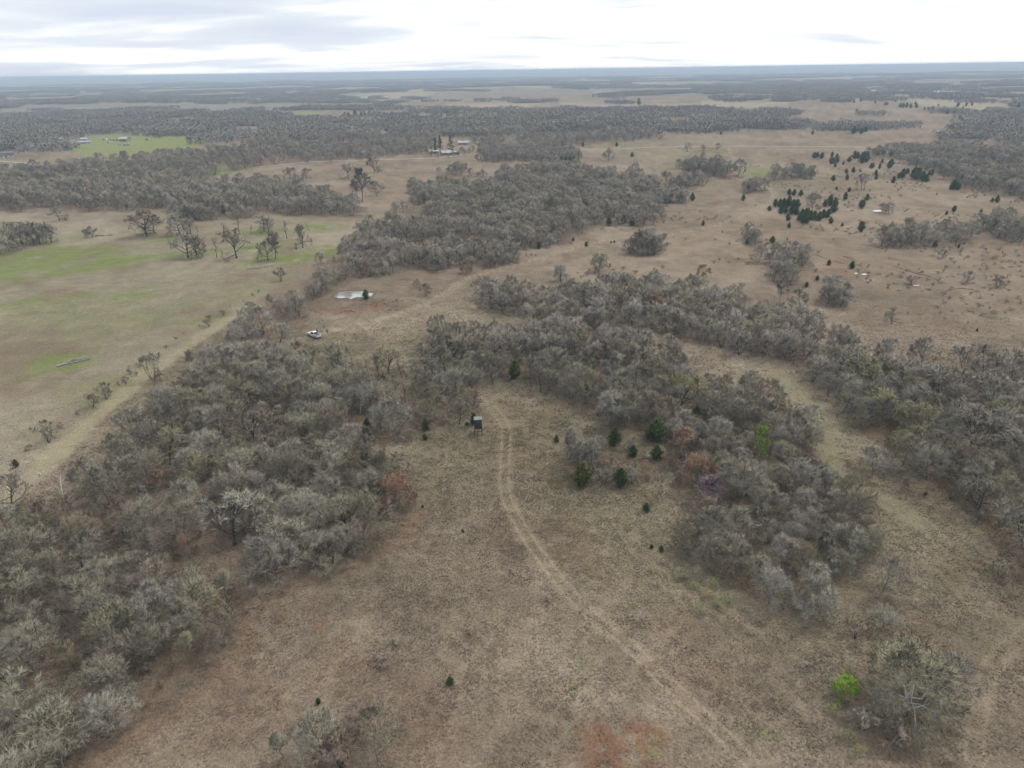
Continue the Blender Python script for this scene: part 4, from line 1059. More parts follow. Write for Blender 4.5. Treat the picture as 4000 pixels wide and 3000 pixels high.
    T1(kd, col, row, x, y, h, lab, name=nm, cat='bush' if 'bush' in nm else ('shrub' if kd.startswith('sh') else 'tree'), wide=w)
for i, (x, y, h) in enumerate([(215,577,45),(120,600,45),(868,372,42),(745,425,46),(700,548,52),(720,560,40),(690,605,40),(600,502,36),(585,502,28),(665,650,50),(705,672,55),(785,655,50),(612,552,42),(640,555,30),(935,432,30),(920,428,24),(915,512,56),(950,508,40),(980,500,46),(1045,512,40),(1020,512,34),(1100,512,35),(1150,472,46),(1170,474,40),(1195,470,50),(1260,502,46),(1205,492,30),(650,350,42),(690,337,36),(715,342,36),(380,364,38),(430,360,35),(335,370,35),(305,332,30),(435,277,24),(475,278,18),(510,273,18),(410,402,40),(370,404,36),(590,377,34),(605,376,30),(560,337,44),(460,337,56),(440,335,46),(500,337,50),(530,342,40),(1065,540,24),(1125,602,32),(1200,614,24),(325,530,60),(350,530,42),(290,530,42),(270,364,40),(240,300,32),(160,330,36),(740,345,26),(1235,505,40)]):
    dx, dy = 1106 + .871 * x, 86.3 + .871 * y
    where = ('near the far gravel road' if y < 305 else 'in the prairie brush row' if x > 880 and 420 < y < 520 else 'in the oval clump alone on the prairie' if 280 < x < 360 and y > 520 else
             'around the red eroded banks' if 560 < x < 800 and y > 480 else 'among the clumps below the gravel road' if x < 560 and y < 420 else 'beside the prairie cedars' if 560 < x < 900 and y < 450 else 'standing singly on the open prairie')
    at_px(['round0', 'round4', 'slim1', 'round2', 'oak1', 'round5', 'slim2'][i % 7] if y > 640 else f'mid{i % 3}', dx, dy, .871 * h * 1.08, label='round bare grey tree ' + where, cat='tree', group='round bare trees ' + where, wide=.85 + .3 * random.random())
for kd, col, row, x, y, h, lab in [
 ('snag0', 0, 'c', 570, 940, 270, 'forked white dead snag on the lane side of the thicket'), ('snag1', 0, 'c', 540, 900, 230, 'slanting dead stem next to the forked white snag'),
 ('snag1', 1, 'c', 780, 170, 180, 'white dead limbs leaning in the open grove'), ('snag0', 1, 'c', 905, 150, 110, 'short bleached stump tree in the open grove'),
 ('snag0', 2, 'b', 800, 1190, 140, 'bleached dead tree in the middle thicket'), ('snag1', 3, 'b', 480, 1040, 110, 'white-tipped dead tree at the end of the lane'),
 ('snag0', 3, 'c', 1450, 260, 200, 'pale dead branches in the creek woods'), ('snag1', 0, 'd', 270, 1420, 120, 'bleached dead stick tree in the dark lower thicket')]:
    T1(kd, col, row, x, y, h, lab, name='dead_tree')
for x, y, h, lab in [(360, 1380, 90, 'far'), (700, 1400, 70, 'near')]:
    T1('redbud', 1, 'a', x, y, h, f'lilac redbud under the tree belt, on the {"hay field" if lab == "far" else "wood"} side', name='redbud_tree', wide=1.2)
T1('redbud', 1, 'a', 2000, 1450, 60, 'magenta redbud inside the wood behind the pond', name='redbud_tree', wide=1.3)
T1('redbud', 1, 'a', 1870, 1470, 60, 'pale lilac redbud next to the magenta one', name='redbud_tree', wide=1.3)
# low green brush
for i, (dx, dy) in enumerate([(1500,1270),(1525,1290),(1550,1310),(1470,1250),(1540,1265),(1510,1320),(1575,1300),(1800,1540),(1830,1590),(1852,1625)]):
    g = i < 7
    at_px('green_brush', dx, dy, 15, label='low yellow-green leafy brush below the redbud thicket' if g else 'low green leafy brush at the foot of the huge tree', cat='brush', group='green brush below the thicket' if g else 'green brush under the huge tree', name='leafy_brush', wide=1.5)

# ------------------------------------------------------------------ cedars
ci = [0]
def cedar_at(dx, dy, hd, label, group=None, wide=None):
    ci[0] += 1; kd = f'cedar{ci[0] % 5}'
    return at_px(kd, dx, dy, hd * (1.0 if dy > 700 else 1.12), label=label, group=group, name='cedar_tree', cat='cedar', wide=(0.9 + .3 * random.random()) if wide is None else wide)
for dx, dy, h, lab in [
 (36,1009,19,'small dark cedar on the grassy pasture lane'), (524,979,30,'green cedar deep in the broad thicket'), (794,930,30,'rounded cedar in the open grove'),
 (920,929,28,'cedar half hidden by bare limbs near the box blind'), (918,950,15,'small cedar in front of the half hidden one near the blind'), (1024,917,26,'cedar directly behind the box blind'),
 (1009,920,10,'tiny cedar at the foot of the blind cedar'), (913,1097,8,'tiny cedar at the edge of the broad thicket'), (1000,1150,9,'tiny cedar in mid clearing beside the two-track'),
 (1202,955,17,'little cedar alone in grass across from the box blind'), (1327,962,40,'broad cedar at the back of the low brush'), (1415,954,50,'tall cedar behind the low brush'),
 (1503,905,30,'dark cedar at the foot of the olive tree'), (1367,985,25,'slender cedar amid the low brush'), (1418,993,34,'dense cedar at the end of the low brush'),
 (1257,1049,51,'pyramidal cedar at the near edge of the low brush'), (1340,1051,42,'ragged wide cedar wrapped in bare branches'), (1396,1104,20,'small columnar cedar in the clearing grass'),
 (1407,1185,10,'smaller of two baby cedars in the clearing'), (1428,1191,14,'larger of two baby cedars in the clearing'), (1898,1156,10,'tiny cedar on the grassy lane by a green patch'),
 (1998,1071,10,'tiny cedar beside the creek woods'), (972,1479,18,'lone small bright cedar low in the clearing'), (688,1520,13,'baby cedar above the bottom-edge trees'),
 (790.5,647,21,'dark cedar standing at the pond'), (939,771,32,'round cedar at the edge of the middle thicket'), (975,776,40,'tall pointed cedar at the edge of the middle thicket'),
 (827,819,21,'bushy cedar under the old gnarled oak'), (1111,818,42,'dark cedar inside the middle thicket'), (963,537,8,'small cedar in the wood behind the pond'), (982,544,18,'dark cedar in the wood behind the pond'),
 (1164,537,15,'cedar on the prairie below the wood edge'), (1266,533,11,'small round cedar alone on pale prairie grass'), (1320,525,5,'first of two seedling cedars by the oval clump'), (1327,524,5,'second of two seedling cedars by the oval clump'),
 (1613,528,12,'little cedar at the foot of the prairie bush'), (1238,521,8,'tiny cedar under the prairie wood edge'), (1668,525,15,'rounded cedar on the prairie below the cedar thicket'),
 (1790,573,12,'small cedar on the red eroded bank'), (1840,580,16,'cedar next to the prairie puddles'), (1765,606,11,'thin cedar at the prairie edge of the long thicket'), (1742,621,12,'bent little cedar at the prairie edge'),
 (1831,638,18,'ragged cedar below the red banks'), (2019,534,14,'cedar inside the prairie brush row'), (2070,536,10,'small cedar at the end of the prairie brush row'), (2110,716,8,'seedling cedar on the prairie near the creek woods'),
 (1859,501,22,'big lone cedar near the prairie brush row'), (482,461,17,'dark cedar beside the low bushy pasture row'), (113,306,12,'round dark juniper beside the white farm house'), (41,312,13,'dark juniper near the far farm'),
 (1314.7,487,18,'tallest of three cedars under the prairie wood edge'), (1346,483,18,'yellow-green cedar under the prairie wood edge'), (1367,487,17,'outer cedar of three under the prairie wood edge'),
 (1313,386,11,'cedar at the red cut beside the far clump'), (1445,438,14,'cedar under the small prairie grove'), (1495,434,17,'pointed cedar above the long red cut'), (1605,434,13,'cedar between red cut and prairie track'),
 (1518.5,488,12,'cedar right beside the prairie track'), (1616,409,14,'cedar inside the far rounded clump'), (1365,339,10,'single cedar on the hay prairie'), (1259,317,9,'cedar at the gravel road'), (1332,317,9,'cedar by the road grove'),
 (1080,483,25,'evergreen inside the wood behind the pond'), (1089,342,11,'cedar by the ranch track'), (1074,337,8,'little cedar near the ranch track'), (457,276,12,'dark cedar on the far green paddock')]:
    cedar_at(dx, dy, h, lab)
def cedar_group(lst, label, group, off):
    for (x, y, h) in lst: cedar_at(off[0] + x / 4, off[1] + y / 4, h, label, group)
OA = (1659, 110.6); OB = (1106, 110.6); OC = (553, 110.6)
cedar_group([(60,1345,16),(100,1350,18),(135,1345,18),(175,1345,22),(215,1355,18),(250,1350,17),(110,1405,18),(150,1405,18),(200,1410,20),(240,1415,18),(170,1465,16),(290,1440,19),(325,1450,22),(360,1460,20),(300,1490,19),(400,1455,18),(440,1465,19),(475,1440,17),(515,1440,18),(490,1345,15),(535,1335,22),(575,1345,20),(565,1395,22),(540,1490,14),(180,1530,12),(10,1380,11),(325,1490,18),(270,1470,18),(345,1410,14)],
            'dark green cedar in the dense prairie cedar thicket', 'cedars of the prairie cedar thicket', OA)
cedar_group([(180,1245,13),(222,1250,14),(280,1252,13)], 'cedar in the short row above the cedar thicket', 'short cedar row', OA)
cedar_group([(665,1285,16),(855,1288,13),(800,1360,18),(700,1218,10),(590,1200,8),(640,1515,8),(820,1345,16)], 'cedar scattered around the small prairie pool', 'cedars near the small pool', OA)
cedar_group([(815,970,24),(845,960,22),(830,930,14),(700,958,12),(745,930,16),(772,930,14),(545,975,14),(597,965,14),(565,970,12),(650,983,9),(580,1002,9),(462,930,13),(400,925,13),(552,915,11),(592,925,10),(425,920,12),(890,1015,12),(905,1010,10),(962,1018,11),(985,967,10),(1045,1015,17),(1060,1000,16),(675,1055,10),(735,1050,12),(680,1112,13),(560,1122,12),(795,1045,6),(930,1068,11),(932,1108,11)],
            'cedar among those scattered below the gravel road', 'cedars scattered below the road', OA)
cedar_group([(1080,1140,15),(1160,1098,20),(1130,1100,12),(1200,1060,12),(1255,1100,22),(1290,1110,24),(1330,1125,20),(1365,1130,16),(1270,1070,16),(1310,1070,14),(1415,1075,13),(1390,1070,9)], 'cedar in the ragged row near the far dark wood', 'ragged cedar row', OA)
cedar_group([(955,885,13),(987,893,14),(1060,908,13),(1210,955,11),(1600,1195,20),(1640,1200,14),(1580,1195,12),(1870,1040,20),(1900,1040,16),(2165,1050,24),(2190,1040,20),(2180,930,12),(1545,985,14)], 'cedar along the edge of the far dark wood', 'cedars of the far dark wood', OA)
cedar_group([(1935,1305,10),(1975,1308,15),(1605,1388,13),(1540,1415,9),(1835,1405,10),(1960,1535,14)], 'cedar on the open far prairie', 'cedars of the far prairie', OA)
cedar_group([(740,715,16),(780,695,12),(805,715,13),(840,700,12),(385,720,9),(650,640,8),(780,655,7)], 'cedar at the tip of the far road wood', 'cedars of the far road wood', OA)
cedar_group([(800,437,6),(745,445,5),(925,452,6),(1010,468,7),(1030,468,7),(1100,439,4),(1140,488,9),(1165,490,10),(1195,490,11),(1230,492,9),(1280,492,10),(1270,465,7),(1350,507,6),(1385,510,6),(1420,515,9),(1520,515,9),(1600,520,6),(1640,478,8),(1680,500,6),(1710,478,8),(1655,588,8),(1605,540,9),(1470,475,5),(1760,472,7),(2130,475,10),(2160,495,12),(2190,475,9),(2130,545,8),(2190,570,10),(1545,545,9),(190,502,5),(765,517,5)],
            'distant cedar dotting the highest prairie', 'distant prairie cedars', OA)
cedar_group([(430,955,11),(465,960,12),(500,962,12),(535,955,12),(1805,722,7),(1380,560,9),(1410,560,9),(1440,560,9),(1465,560,8),(1210,555,7),(1235,558,7),(1195,585,7),(1310,560,6),(1360,600,6),(1095,465,14),(1075,728,4),(1140,732,4)], 'distant cedar among the middle woods', 'cedars of the middle woods', OB)
cedar_group([(500,598,9),(540,590,9),(640,590,9),(770,560,8),(800,565,9),(860,570,15),(910,560,9),(940,560,9),(980,545,8),(1020,545,7),(1150,690,11),(1125,690,10),(1180,690,9),(1375,640,11),(1418,650,13),(1190,590,8),(1220,590,7),(1320,615,7),(1350,615,7),(1210,455,5),(1070,490,6),(975,510,6)], 'distant cedar on the pale fields beyond the ranch', 'cedars beyond the ranch', OC)
# small woody stems dotted over the prairie, seedling cedars and weeds
rs = np.random.default_rng(17)
for (dx, dy, h, w) in [(855,1392,14,2.4),(1015,1372,16,2.0),(826,1432,16,2.6),(1185,1300,12,2.6),(770,1560,20,2.2),(1640,1345,12,2.4),(1090,1190,8,2.5),(1740,1440,14,2.4),(930,1300,7,2.5)]:
    at_px('shrub1', dx, dy, h, label='low dark weed patch in the near clearing grass', cat='brush', group='weed patches in the near clearing', name='weed_patch', wide=w)
fl = gl([(20,1015),(100,945),(200,872),(285,812),(360,752),(430,705),(500,664),(560,632)])
for i, q in enumerate(fl[::2]):
    place(['shrub1', 'shrub2', 'shrub0'][i % 3], (q[0] + rs.normal() * .6, q[1] + rs.normal() * .6, float(hgt(*q))), rs.uniform(.6, 1.9), label='low scrub growing along the pasture fence line', cat='shrub', group='scrub along the pasture fence line', name='bare_shrub', wide=1.3)
seedl = [(1136,554),(1148,553),(1157,554),(1480,520),(1455,515),(1430,512),(1545,520),(1575,530),(1560,505),(1600,500),(1640,545),(1660,560),(1700,520),(1750,530),(1800,520),(1905,540),(1920,560),(1940,575),(1990,590),(2045,600),(2090,612),(2120,575),(2140,600),(2205,650),(1960,680),(2040,690),(2090,700),(1880,610),(1985,520),(2060,560),(857,652),(690,700),(745,727),(700,708)]
for (dx, dy) in seedl:
    at_px('shrub1', dx, dy, 5 + 4 * rs.random(), label='tiny dark weed clump dotting the open prairie', cat='shrub', group='weeds dotting the prairie', name='bare_shrub', wide=.8)

# ------------------------------------------------------------------ ranch pines
for kd, dx, dy, h, lab in [('pine0', 940.8, 336, 38, 'narrow tall pine in front of the ranch yard'), ('pine1', 951.6, 336.5, 43, 'tall thin-crowned pine beside the ranch house'), ('pine2', 973.6, 330, 37, 'broad dark pine over the ranch roofs')]:
    at_px(kd, dx, dy, h, label=lab, cat='pine', name='pine_tree')
at_px('yellow_tree', 943.5, 331, 34, label='yellow-green tall tree behind the narrow ranch pine', cat='tree', name='leafy_tree', wide=.6)
at_px('green_tree', 997.6, 329, 12, label='round green tree beside the ranch carport', cat='tree', name='leafy_tree')

for i, (dx, dy, h) in enumerate([(932,338,15),(957,340,12),(968,341,11),(979,340,14),(990,339,16),(1003,337,17),(1012,334,16),(924,336,17),(946,341,9),(1020,330,18)]):
    at_px(f'mid{i % 4}', dx, dy, h, label='bare tree screening the ranch house from the road', cat='tree', group='bare trees around the ranch yard', wide=.9)
# ------------------------------------------------------------------ fallen logs
def log_pile(dx, dy, lens, label, s=1.0):
    p = G(dx, dy); root = link('fallen_logs', None, loc=(p[0], p[1], p[2])); tag(root, label, 'logs')
    root.rotation_euler = (0, 0, -math.atan2(p[0], p[1]))
    for (x, y, z, L, a, r, tilt) in lens:
        g = Grow(int(abs(x) * 100 + L * 10)); P = g.path(np.array([x, y, z]) * s, unit(np.array([math.cos(a), math.sin(a), tilt])), L * s, 6, .07, 0)
        P[:, 2] = np.maximum(P[:, 2], r * .7)
        mb = MB().tube(P, r * np.linspace(1, .45, 7), 7); lo = mb.build('log', M['log'], root)
        for k in range(2):
            q, d = g.along(P, .45 + .3 * k); Q = g.path(q, side_dir(d, .7, g.rng), L * .22 * s, 3, .15, .05); Q[:, 2] = np.maximum(Q[:, 2], .05)
            MB().tube(Q, r * .4 * np.linspace(1, .3, 4), 5).build('branch', M['log'], lo)
log_pile(160, 783, [(-4.2, -.9, .2, 5.5, .28, .26, .0), (-2.6, -.7, .25, 6.8, .06, .2, .01), (-1.2, .1, .35, 5.2, .22, .22, .02), (-.8, .9, .25, 5.0, .12, .16, .01), (0.2, .4, .5, 4.2, .25, .15, 0), (-4.4, -1.1, .3, 1.2, .1, .34, 0), (.6, 1.3, .2, 3.2, .1, .12, .02)], 'pile of grey fallen logs on a bright green grass patch')
log_pile(562, 579, [(-5.5, -.3, .3, 7.5, .03, .2, 0), (-1.0, .2, .3, 6.0, .08, .22, .0), (1.5, .8, .4, 4.5, .2, .2, .02), (-1.2, 0, .3, 1.9, 2.2, .13, .55), (-3.8, -.1, .3, 1.6, 2.3, .12, .5), (2, 1.2, .3, 4, .1, .18, .0)], 'bleached fallen logs with upturned branches by the pasture lane')
p = G(222, 510); br = link('brush_heap', None, loc=tuple(p)); tag(br, 'long dark brush heap beside the pasture shrubs', 'brush heap')
for i in range(26):
    g = Grow(700 + i); a = g.rng.normal() * .35; P = g.path(np.array([g.rng.uniform(-5, 4), g.rng.uniform(-.6, .6), .12 + .3 * g.rng.random()]), unit(np.array([math.cos(a), math.sin(a), .08])), 1.8, 4, .15, 0)
    P[:, 2] = np.maximum(P[:, 2], .06); MB().tube(P, .07 * np.linspace(1, .3, 5), 4).build('branch', M['dark_bark'], br)
p = G(86, 1027); MB().tube([(p[0] - .7, p[1], p[2] + .35), (p[0], p[1] + .2, p[2] + .4), (p[0] + .5, p[1] - .3, p[2] + .35)], [.1, .09, .06], 6).build('dead_limb', M['dead']); tag(COL.objects[-1], 'short white broken limb lying on the grassy lane', 'limb')

# ------------------------------------------------------------------ box blind on legs
M['blind'] = noisy('dark_green_steel', (0.030, 0.034, 0.032), (0.05, 0.055, 0.052), 2, .55, .3)
M['blind_roof'] = noisy('grey_metal_roof', (0.15, 0.165, 0.16), (0.21, 0.225, 0.22), 1.5, .5, .35)
M['rust_steel'] = noisy('brown_steel', (0.035, 0.025, 0.018), (0.06, 0.042, 0.03), 4, .7)
M['black'] = noisy('dark_opening', (0.008, 0.008, 0.009), (0.014, 0.014, 0.016), 3, .4, .3)
M['louver'] = noisy('grey_green_flap', (0.14, 0.17, 0.165), (0.19, 0.22, 0.21), 2, .5, .3)
p = G(1033.5, 937); root = link('box_blind', None, loc=tuple(p), rotz=-math.atan2(p[0], p[1])); tag(root, 'dark green box blind with grey roof on steel legs', 'hunting blind')
W, Z0, Z1 = .86, 1.85, 3.95
MB().box((-W, -W, Z0), (W, W, Z1), (0, 0)).build('cabin', M['blind'], root, .03)
MB().prism([(-W - .1, Z1), (W + .1, Z1 - .02), (W + .1, Z1 + .10), (-W - .1, Z1 + .16)], 'x', -W - .08, W + .08).build('roof', M['blind_roof'], root, .02)
MB().box((-.66, -W - .012, 3.21), (.66, -W + .02, 3.53)).build('window', M['black'], root)
MB().hexa([(-.66, -W - .02, 3.39), (.66, -W - .02, 3.39), (.66, -W - .01, 3.45), (-.66, -W - .01, 3.45), (-.66, -W - .10, 3.41), (.66, -W - .10, 3.41), (.66, -W - .09, 3.46), (-.66, -W - .09, 3.46)]).build('window_flap', M['louver'], root)
MB().box((W - .02, -.5, 3.21), (W + .012, .5, 3.53)).build('window', M['black'], root)
MB().box((-W - .012, -.5, 3.21), (-W + .02, .5, 3.53)).build('window', M['black'], root)
MB().box((-W - .03, -W - .03, Z0 - .12), (W + .03, W + .03, Z0 - .002)).build('floor_frame', M['rust_steel'], root)
for sx in (-1, 1):
    for sy in (-1, 1):
        MB().tube([(sx * .92, sy * .92, -.1), (sx * .76, sy * .76, Z0 - .1)], [.055, .055], 4).build('leg', M['rust_steel'], root)
for a, b_ in (((-.91, -.91, .09), (.91, -.91, .09)), ((-.91, .91, .09), (.91, .91, .09)), ((-.91, -.91, .09), (-.91, .91, .09)), ((.91, -.91, .09), (.91, .91, .09))):
    MB().tube([a, b_], [.04, .04], 4).build('skid', M['rust_steel'], root)
lad = MB(); lad.tube([(-.2, 1.6, 0), (-.2, .86, Z0)], [.025, .025], 4); lad.tube([(.2, 1.6, 0), (.2, .86, Z0)], [.025, .025], 4)
for k in range(5): t = .15 + .17 * k; lad.tube([(-.2, 1.6 - .74 * t, Z0 * t), (.2, 1.6 - .74 * t, Z0 * t)], [.018, .018], 4)
lad.build('ladder', M['rust_steel'], root)

# ------------------------------------------------------------------ pickup truck
m, n, l, b = new_mat('white_car_paint'); b.inputs['Base Color'].default_value = (.78, .79, .80, 1); b.inputs['Roughness'].default_value = .3; b.inputs['Specular IOR Level'].default_value = .5; M['paint'] = m
m, n, l, b = new_mat('tinted_glass'); b.inputs['Base Color'].default_value = (.006, .007, .009, 1); b.inputs['Roughness'].default_value = .25; b.inputs['Specular IOR Level'].default_value = .15; M['tint'] = m
M['rubber'] = noisy('tyre_rubber', (.012, .012, .012), (.022, .022, .022), 6, .8)
M['alloy'] = noisy('wheel_alloy', (.30, .30, .31), (.42, .42, .43), 6, .4, .5)
M['chrome'] = noisy('bumper_steel', (.30, .31, .32), (.45, .46, .47), 2, .35, .5)
M['red_lamp'] = noisy('tail_lamp_red', (.25, .01, .012), (.32, .016, .018), 5, .3, .5)
M['liner'] = noisy('bed_liner', (.02, .02, .021), (.035, .035, .036), 3, .7)
p = G(679.5, 727.5); view = math.atan2(p[0], p[1])
truck = link('pickup_truck', None, loc=tuple(p)); tag(truck, 'white crew-cab pickup with its passenger door open', 'truck')
truck.rotation_euler = (0, 0, math.pi / 2 - view + math.radians(31))      # +x is the nose
lower = MB().prism([(-2.75, .55), (2.72, .50), (2.80, .75), (2.74, 1.06), (1.55, 1.18), (.95, 1.20), (-.95, 1.14), (-2.72, 1.14), (-2.78, .8)], 'y', -.96, .96)
lower.v = [(x, y * (1 - .10 * max(0, (z - .8))), z) for x, y, z in lower.v]; lower.build('body', M['paint'], truck, .05)
cab = MB().hexa([(-1.0, -.88, 1.12), (1.15, -.88, 1.15), (1.15, .88, 1.15), (-1.0, .88, 1.12), (-.78, -.68, 1.88), (.30, -.68, 1.90), (.30, .68, 1.90), (-.78, .68, 1.88)]); cab.build('cab', M['paint'], truck, .06)
MB().hexa([(-1.03, -.72, 1.26), (-.99, -.72, 1.26), (-.99, .72, 1.26), (-1.03, .72, 1.26), (-.85, -.60, 1.76), (-.80, -.60, 1.76), (-.80, .60, 1.76), (-.85, .60, 1.76)]).build('rear_window', M['tint'], truck)
MB().hexa([(1.10, -.74, 1.26), (1.16, -.74, 1.24), (1.16, .74, 1.24), (1.10, .74, 1.26), (.42, -.60, 1.82), (.46, -.60, 1.83), (.46, .60, 1.83), (.42, .60, 1.82)]).build('windshield', M['tint'], truck)
for sy in (-1, 1):
    for xa, xb, xc, xd in ((-.82, -.02, -.70, -.05), (.06, .92, .04, .36)):
        MB().hexa([(xa, sy * .85, 1.27), (xb, sy * .85, 1.27), (xb, sy * .895, 1.24), (xa, sy * .895, 1.24), (xc, sy * .70, 1.78), (xd, sy * .70, 1.78), (xd, sy * .745, 1.78), (xc, sy * .745, 1.78)]).build('side_window', M['tint'], truck)
MB().box((-2.66, -.74, 1.13), (-1.08, .74, 1.149)).build('bed_floor', M['liner'], truck)
for sy in (-1, 1): MB().box((-2.74, sy * .86 - .07, 1.13), (-1.04, sy * .86 + .07, 1.36)).build('bed_side', M['paint'], truck, .03)
MB().box((-2.83, -.80, .80), (-2.72, .80, 1.36)).build('tailgate', M['paint'], truck, .025)
MB().box((-2.95, -.92, .52), (-2.76, .92, .70)).build('rear_bumper', M['chrome'], truck, .03)
MB().box((2.74, -.92, .48), (2.92, .92, .72)).build('front_bumper', M['chrome'], truck, .03)
for sy in (-1, 1):
    MB().box((-2.82, sy * .88 - .06, .86), (-2.745, sy * .88 + .06, 1.24)).build('tail_lamp', M['red_lamp'], truck)
    MB().box((2.70, sy * .74 - .14, .82), (2.80, sy * .74 + .14, .98)).build('headlamp', M['alloy'], truck)
    MB().box((.86, sy * 1.02 - .11, 1.20), (.98, sy * 1.02 + .11, 1.38)).build('mirror', M['paint'], truck, .02)
    for wx in (-1.75, 1.85):
        MB().cyl((wx, sy * .86, .40), .47, 'y', .25, 18).build('wheel_arch', M['liner'], truck)
        wt = MB().cyl((wx, sy * .90, .385), .385, 'y', .25, 18).build('tyre', M['rubber'], truck, .02); MB().cyl((wx, sy * .93, .385), .22, 'y', .22, 12).build('rim', M['alloy'], wt)
door = MB(); ca, sa = math.cos(math.radians(62)), math.sin(math.radians(62))
def dpt(u, t, z): return (1.0 - u * ca + t * sa, -.92 - u * sa - t * ca, z)     # hinge at the front pillar
door.hexa([dpt(0, -.04, .58), dpt(.98, -.04, .58), dpt(.98, .04, .58), dpt(0, .04, .58), dpt(0, -.04, 1.22), dpt(.98, -.04, 1.22), dpt(.98, .04, 1.22), dpt(0, .04, 1.22)])
dr = door.build('door', M['paint'], truck, .02)
MB().hexa([dpt(.1, -.055, .66), dpt(.9, -.055, .66), dpt(.9, -.042, .66), dpt(.1, -.042, .66), dpt(.1, -.055, 1.18), dpt(.9, -.055, 1.18), dpt(.9, -.042, 1.18), dpt(.1, -.042, 1.18)]).build('door_lining', M['liner'], dr)
MB().hexa([dpt(.12, -.015, 1.21), dpt(.96, -.015, 1.21), dpt(.96, .015, 1.21), dpt(.12, .015, 1.21), dpt(.55, -.015, 1.80), dpt(.92, -.015, 1.80), dpt(.92, .015, 1.80), dpt(.55, .015, 1.80)]).build('door_window', M['tint'], dr)

# ------------------------------------------------------------------ person
def person(dx, dy, label, facing):
    verts = [(0, 0, .93), (0, 0, 1.12), (0, .01, 1.34), (0, .0, 1.46), (0, -.01, 1.56), (0, .02, 1.70),          # pelvis .. head
             (.10, 0, .88), (.12, .02, .50), (.13, -.02, .10), (.14, .12, .05), (-.10, 0, .88), (-.13, -.01, .50), (-.15, -.04, .10), (-.16, .10, .05),
             (.19, 0, 1.40), (.27, -.03, 1.13), (.16, .22, 1.10), (-.19, 0, 1.40), (-.27, -.03, 1.13), (-.14, .22, 1.10)]
    edges = [(0, 1), (1, 2), (2, 3), (3, 4), (4, 5), (0, 6), (6, 7), (7, 8), (8, 9), (0, 10), (10, 11), (11, 12), (12, 13), (2, 14), (14, 15), (15, 16), (2, 17), (17, 18), (18, 19)]
    rad = [.15, .14, .17, .075, .065, .10, .095, .07, .048, .045, .095, .07, .048, .045, .07, .05, .036, .07, .05, .036]
    me = bpy.data.meshes.new('person'); me.from_pydata(verts, edges, []); o = bpy.data.objects.new('person_form', me); COL.objects.link(o)
    sk = o.modifiers.new('skin', 'SKIN'); 
    for i, v in enumerate(me.skin_vertices[0].data): v.radius = (rad[i], rad[i] * (.72 if i < 3 else 1)); v.use_root = (i == 0)
    sb = o.modifiers.new('sub', 'SUBSURF'); sb.levels = 1; sb.render_levels = 1
    dg = bpy.context.evaluated_depsgraph_get(); ev = o.evaluated_get(dg); m2 = bpy.data.meshes.new_from_object(ev); bpy.data.objects.remove(o)
    V = np.array([v.co[:] for v in m2.vertices]); F = [tuple(p_.vertices) for p_ in m2.polygons]; V = [tuple(v) for v in V]
    for s in (1, -1):      # fingers
        base = np.array([.16 if s > 0 else -.14, .24, 1.10])
        for k in range(5):
            a = base + [s * .018 * (k - 2), .02, .005]; L = (.05, .075, .08, .075, .06)[k]
            tv, tf = tube(np.array([a, a + [(-s * .03 if k == 0 else 0), L * .6, .01], a + [(-s * .05 if k == 0 else 0), L, -.01]]), np.array([.009, .008, .006]), 5)
            o_ = len(V); V += [tuple(q) for q in tv]; F += [tuple(int(i) + o_ for i in f) for f in tf]
    me = bpy.data.meshes.new('person'); me.from_pydata(V, [], F)
    for mm in (M['cloth'], M['trouser'], M['skin'], M['shoe']): me.materials.append(mm)
    for p_ in me.polygons:
        c = p_.center; p_.material_index = 2 if (c[2] > 1.50 or (c[1] > .20 and c[2] > 1.0)) else (3 if c[2] < .13 else (1 if c[2] < .93 else 0)); p_.use_smooth = True
    p = G(dx, dy); r = link('person', me, loc=tuple(p), rotz=facing); tag(r, label, 'person')
    hb = MB(); hv, hf = tube(np.array([(0, -.03, 1.70), (0, -.03, 1.76), (0, -.015, 1.815), (0, 0, 1.83)]), np.array([.098, .095, .06, .01]), 10); hb.add(hv, [tuple(f) for f in hf]).build('hair', M['rubber'], r)
    return r
M['cloth'] = noisy('black_jacket', (.012, .012, .014), (.022, .022, .025), 8); M['trouser'] = noisy('dark_trousers', (.02, .02, .024), (.035, .035, .04), 8)
M['skin'] = noisy('skin', (.36, .22, .16), (.42, .27, .20), 8, .6); M['shoe'] = noisy('pale_shoes', (.55, .55, .54), (.7, .7, .69), 8)
person(707.3, 721.8, 'person in dark clothes and pale shoes standing near the truck', 2.6)

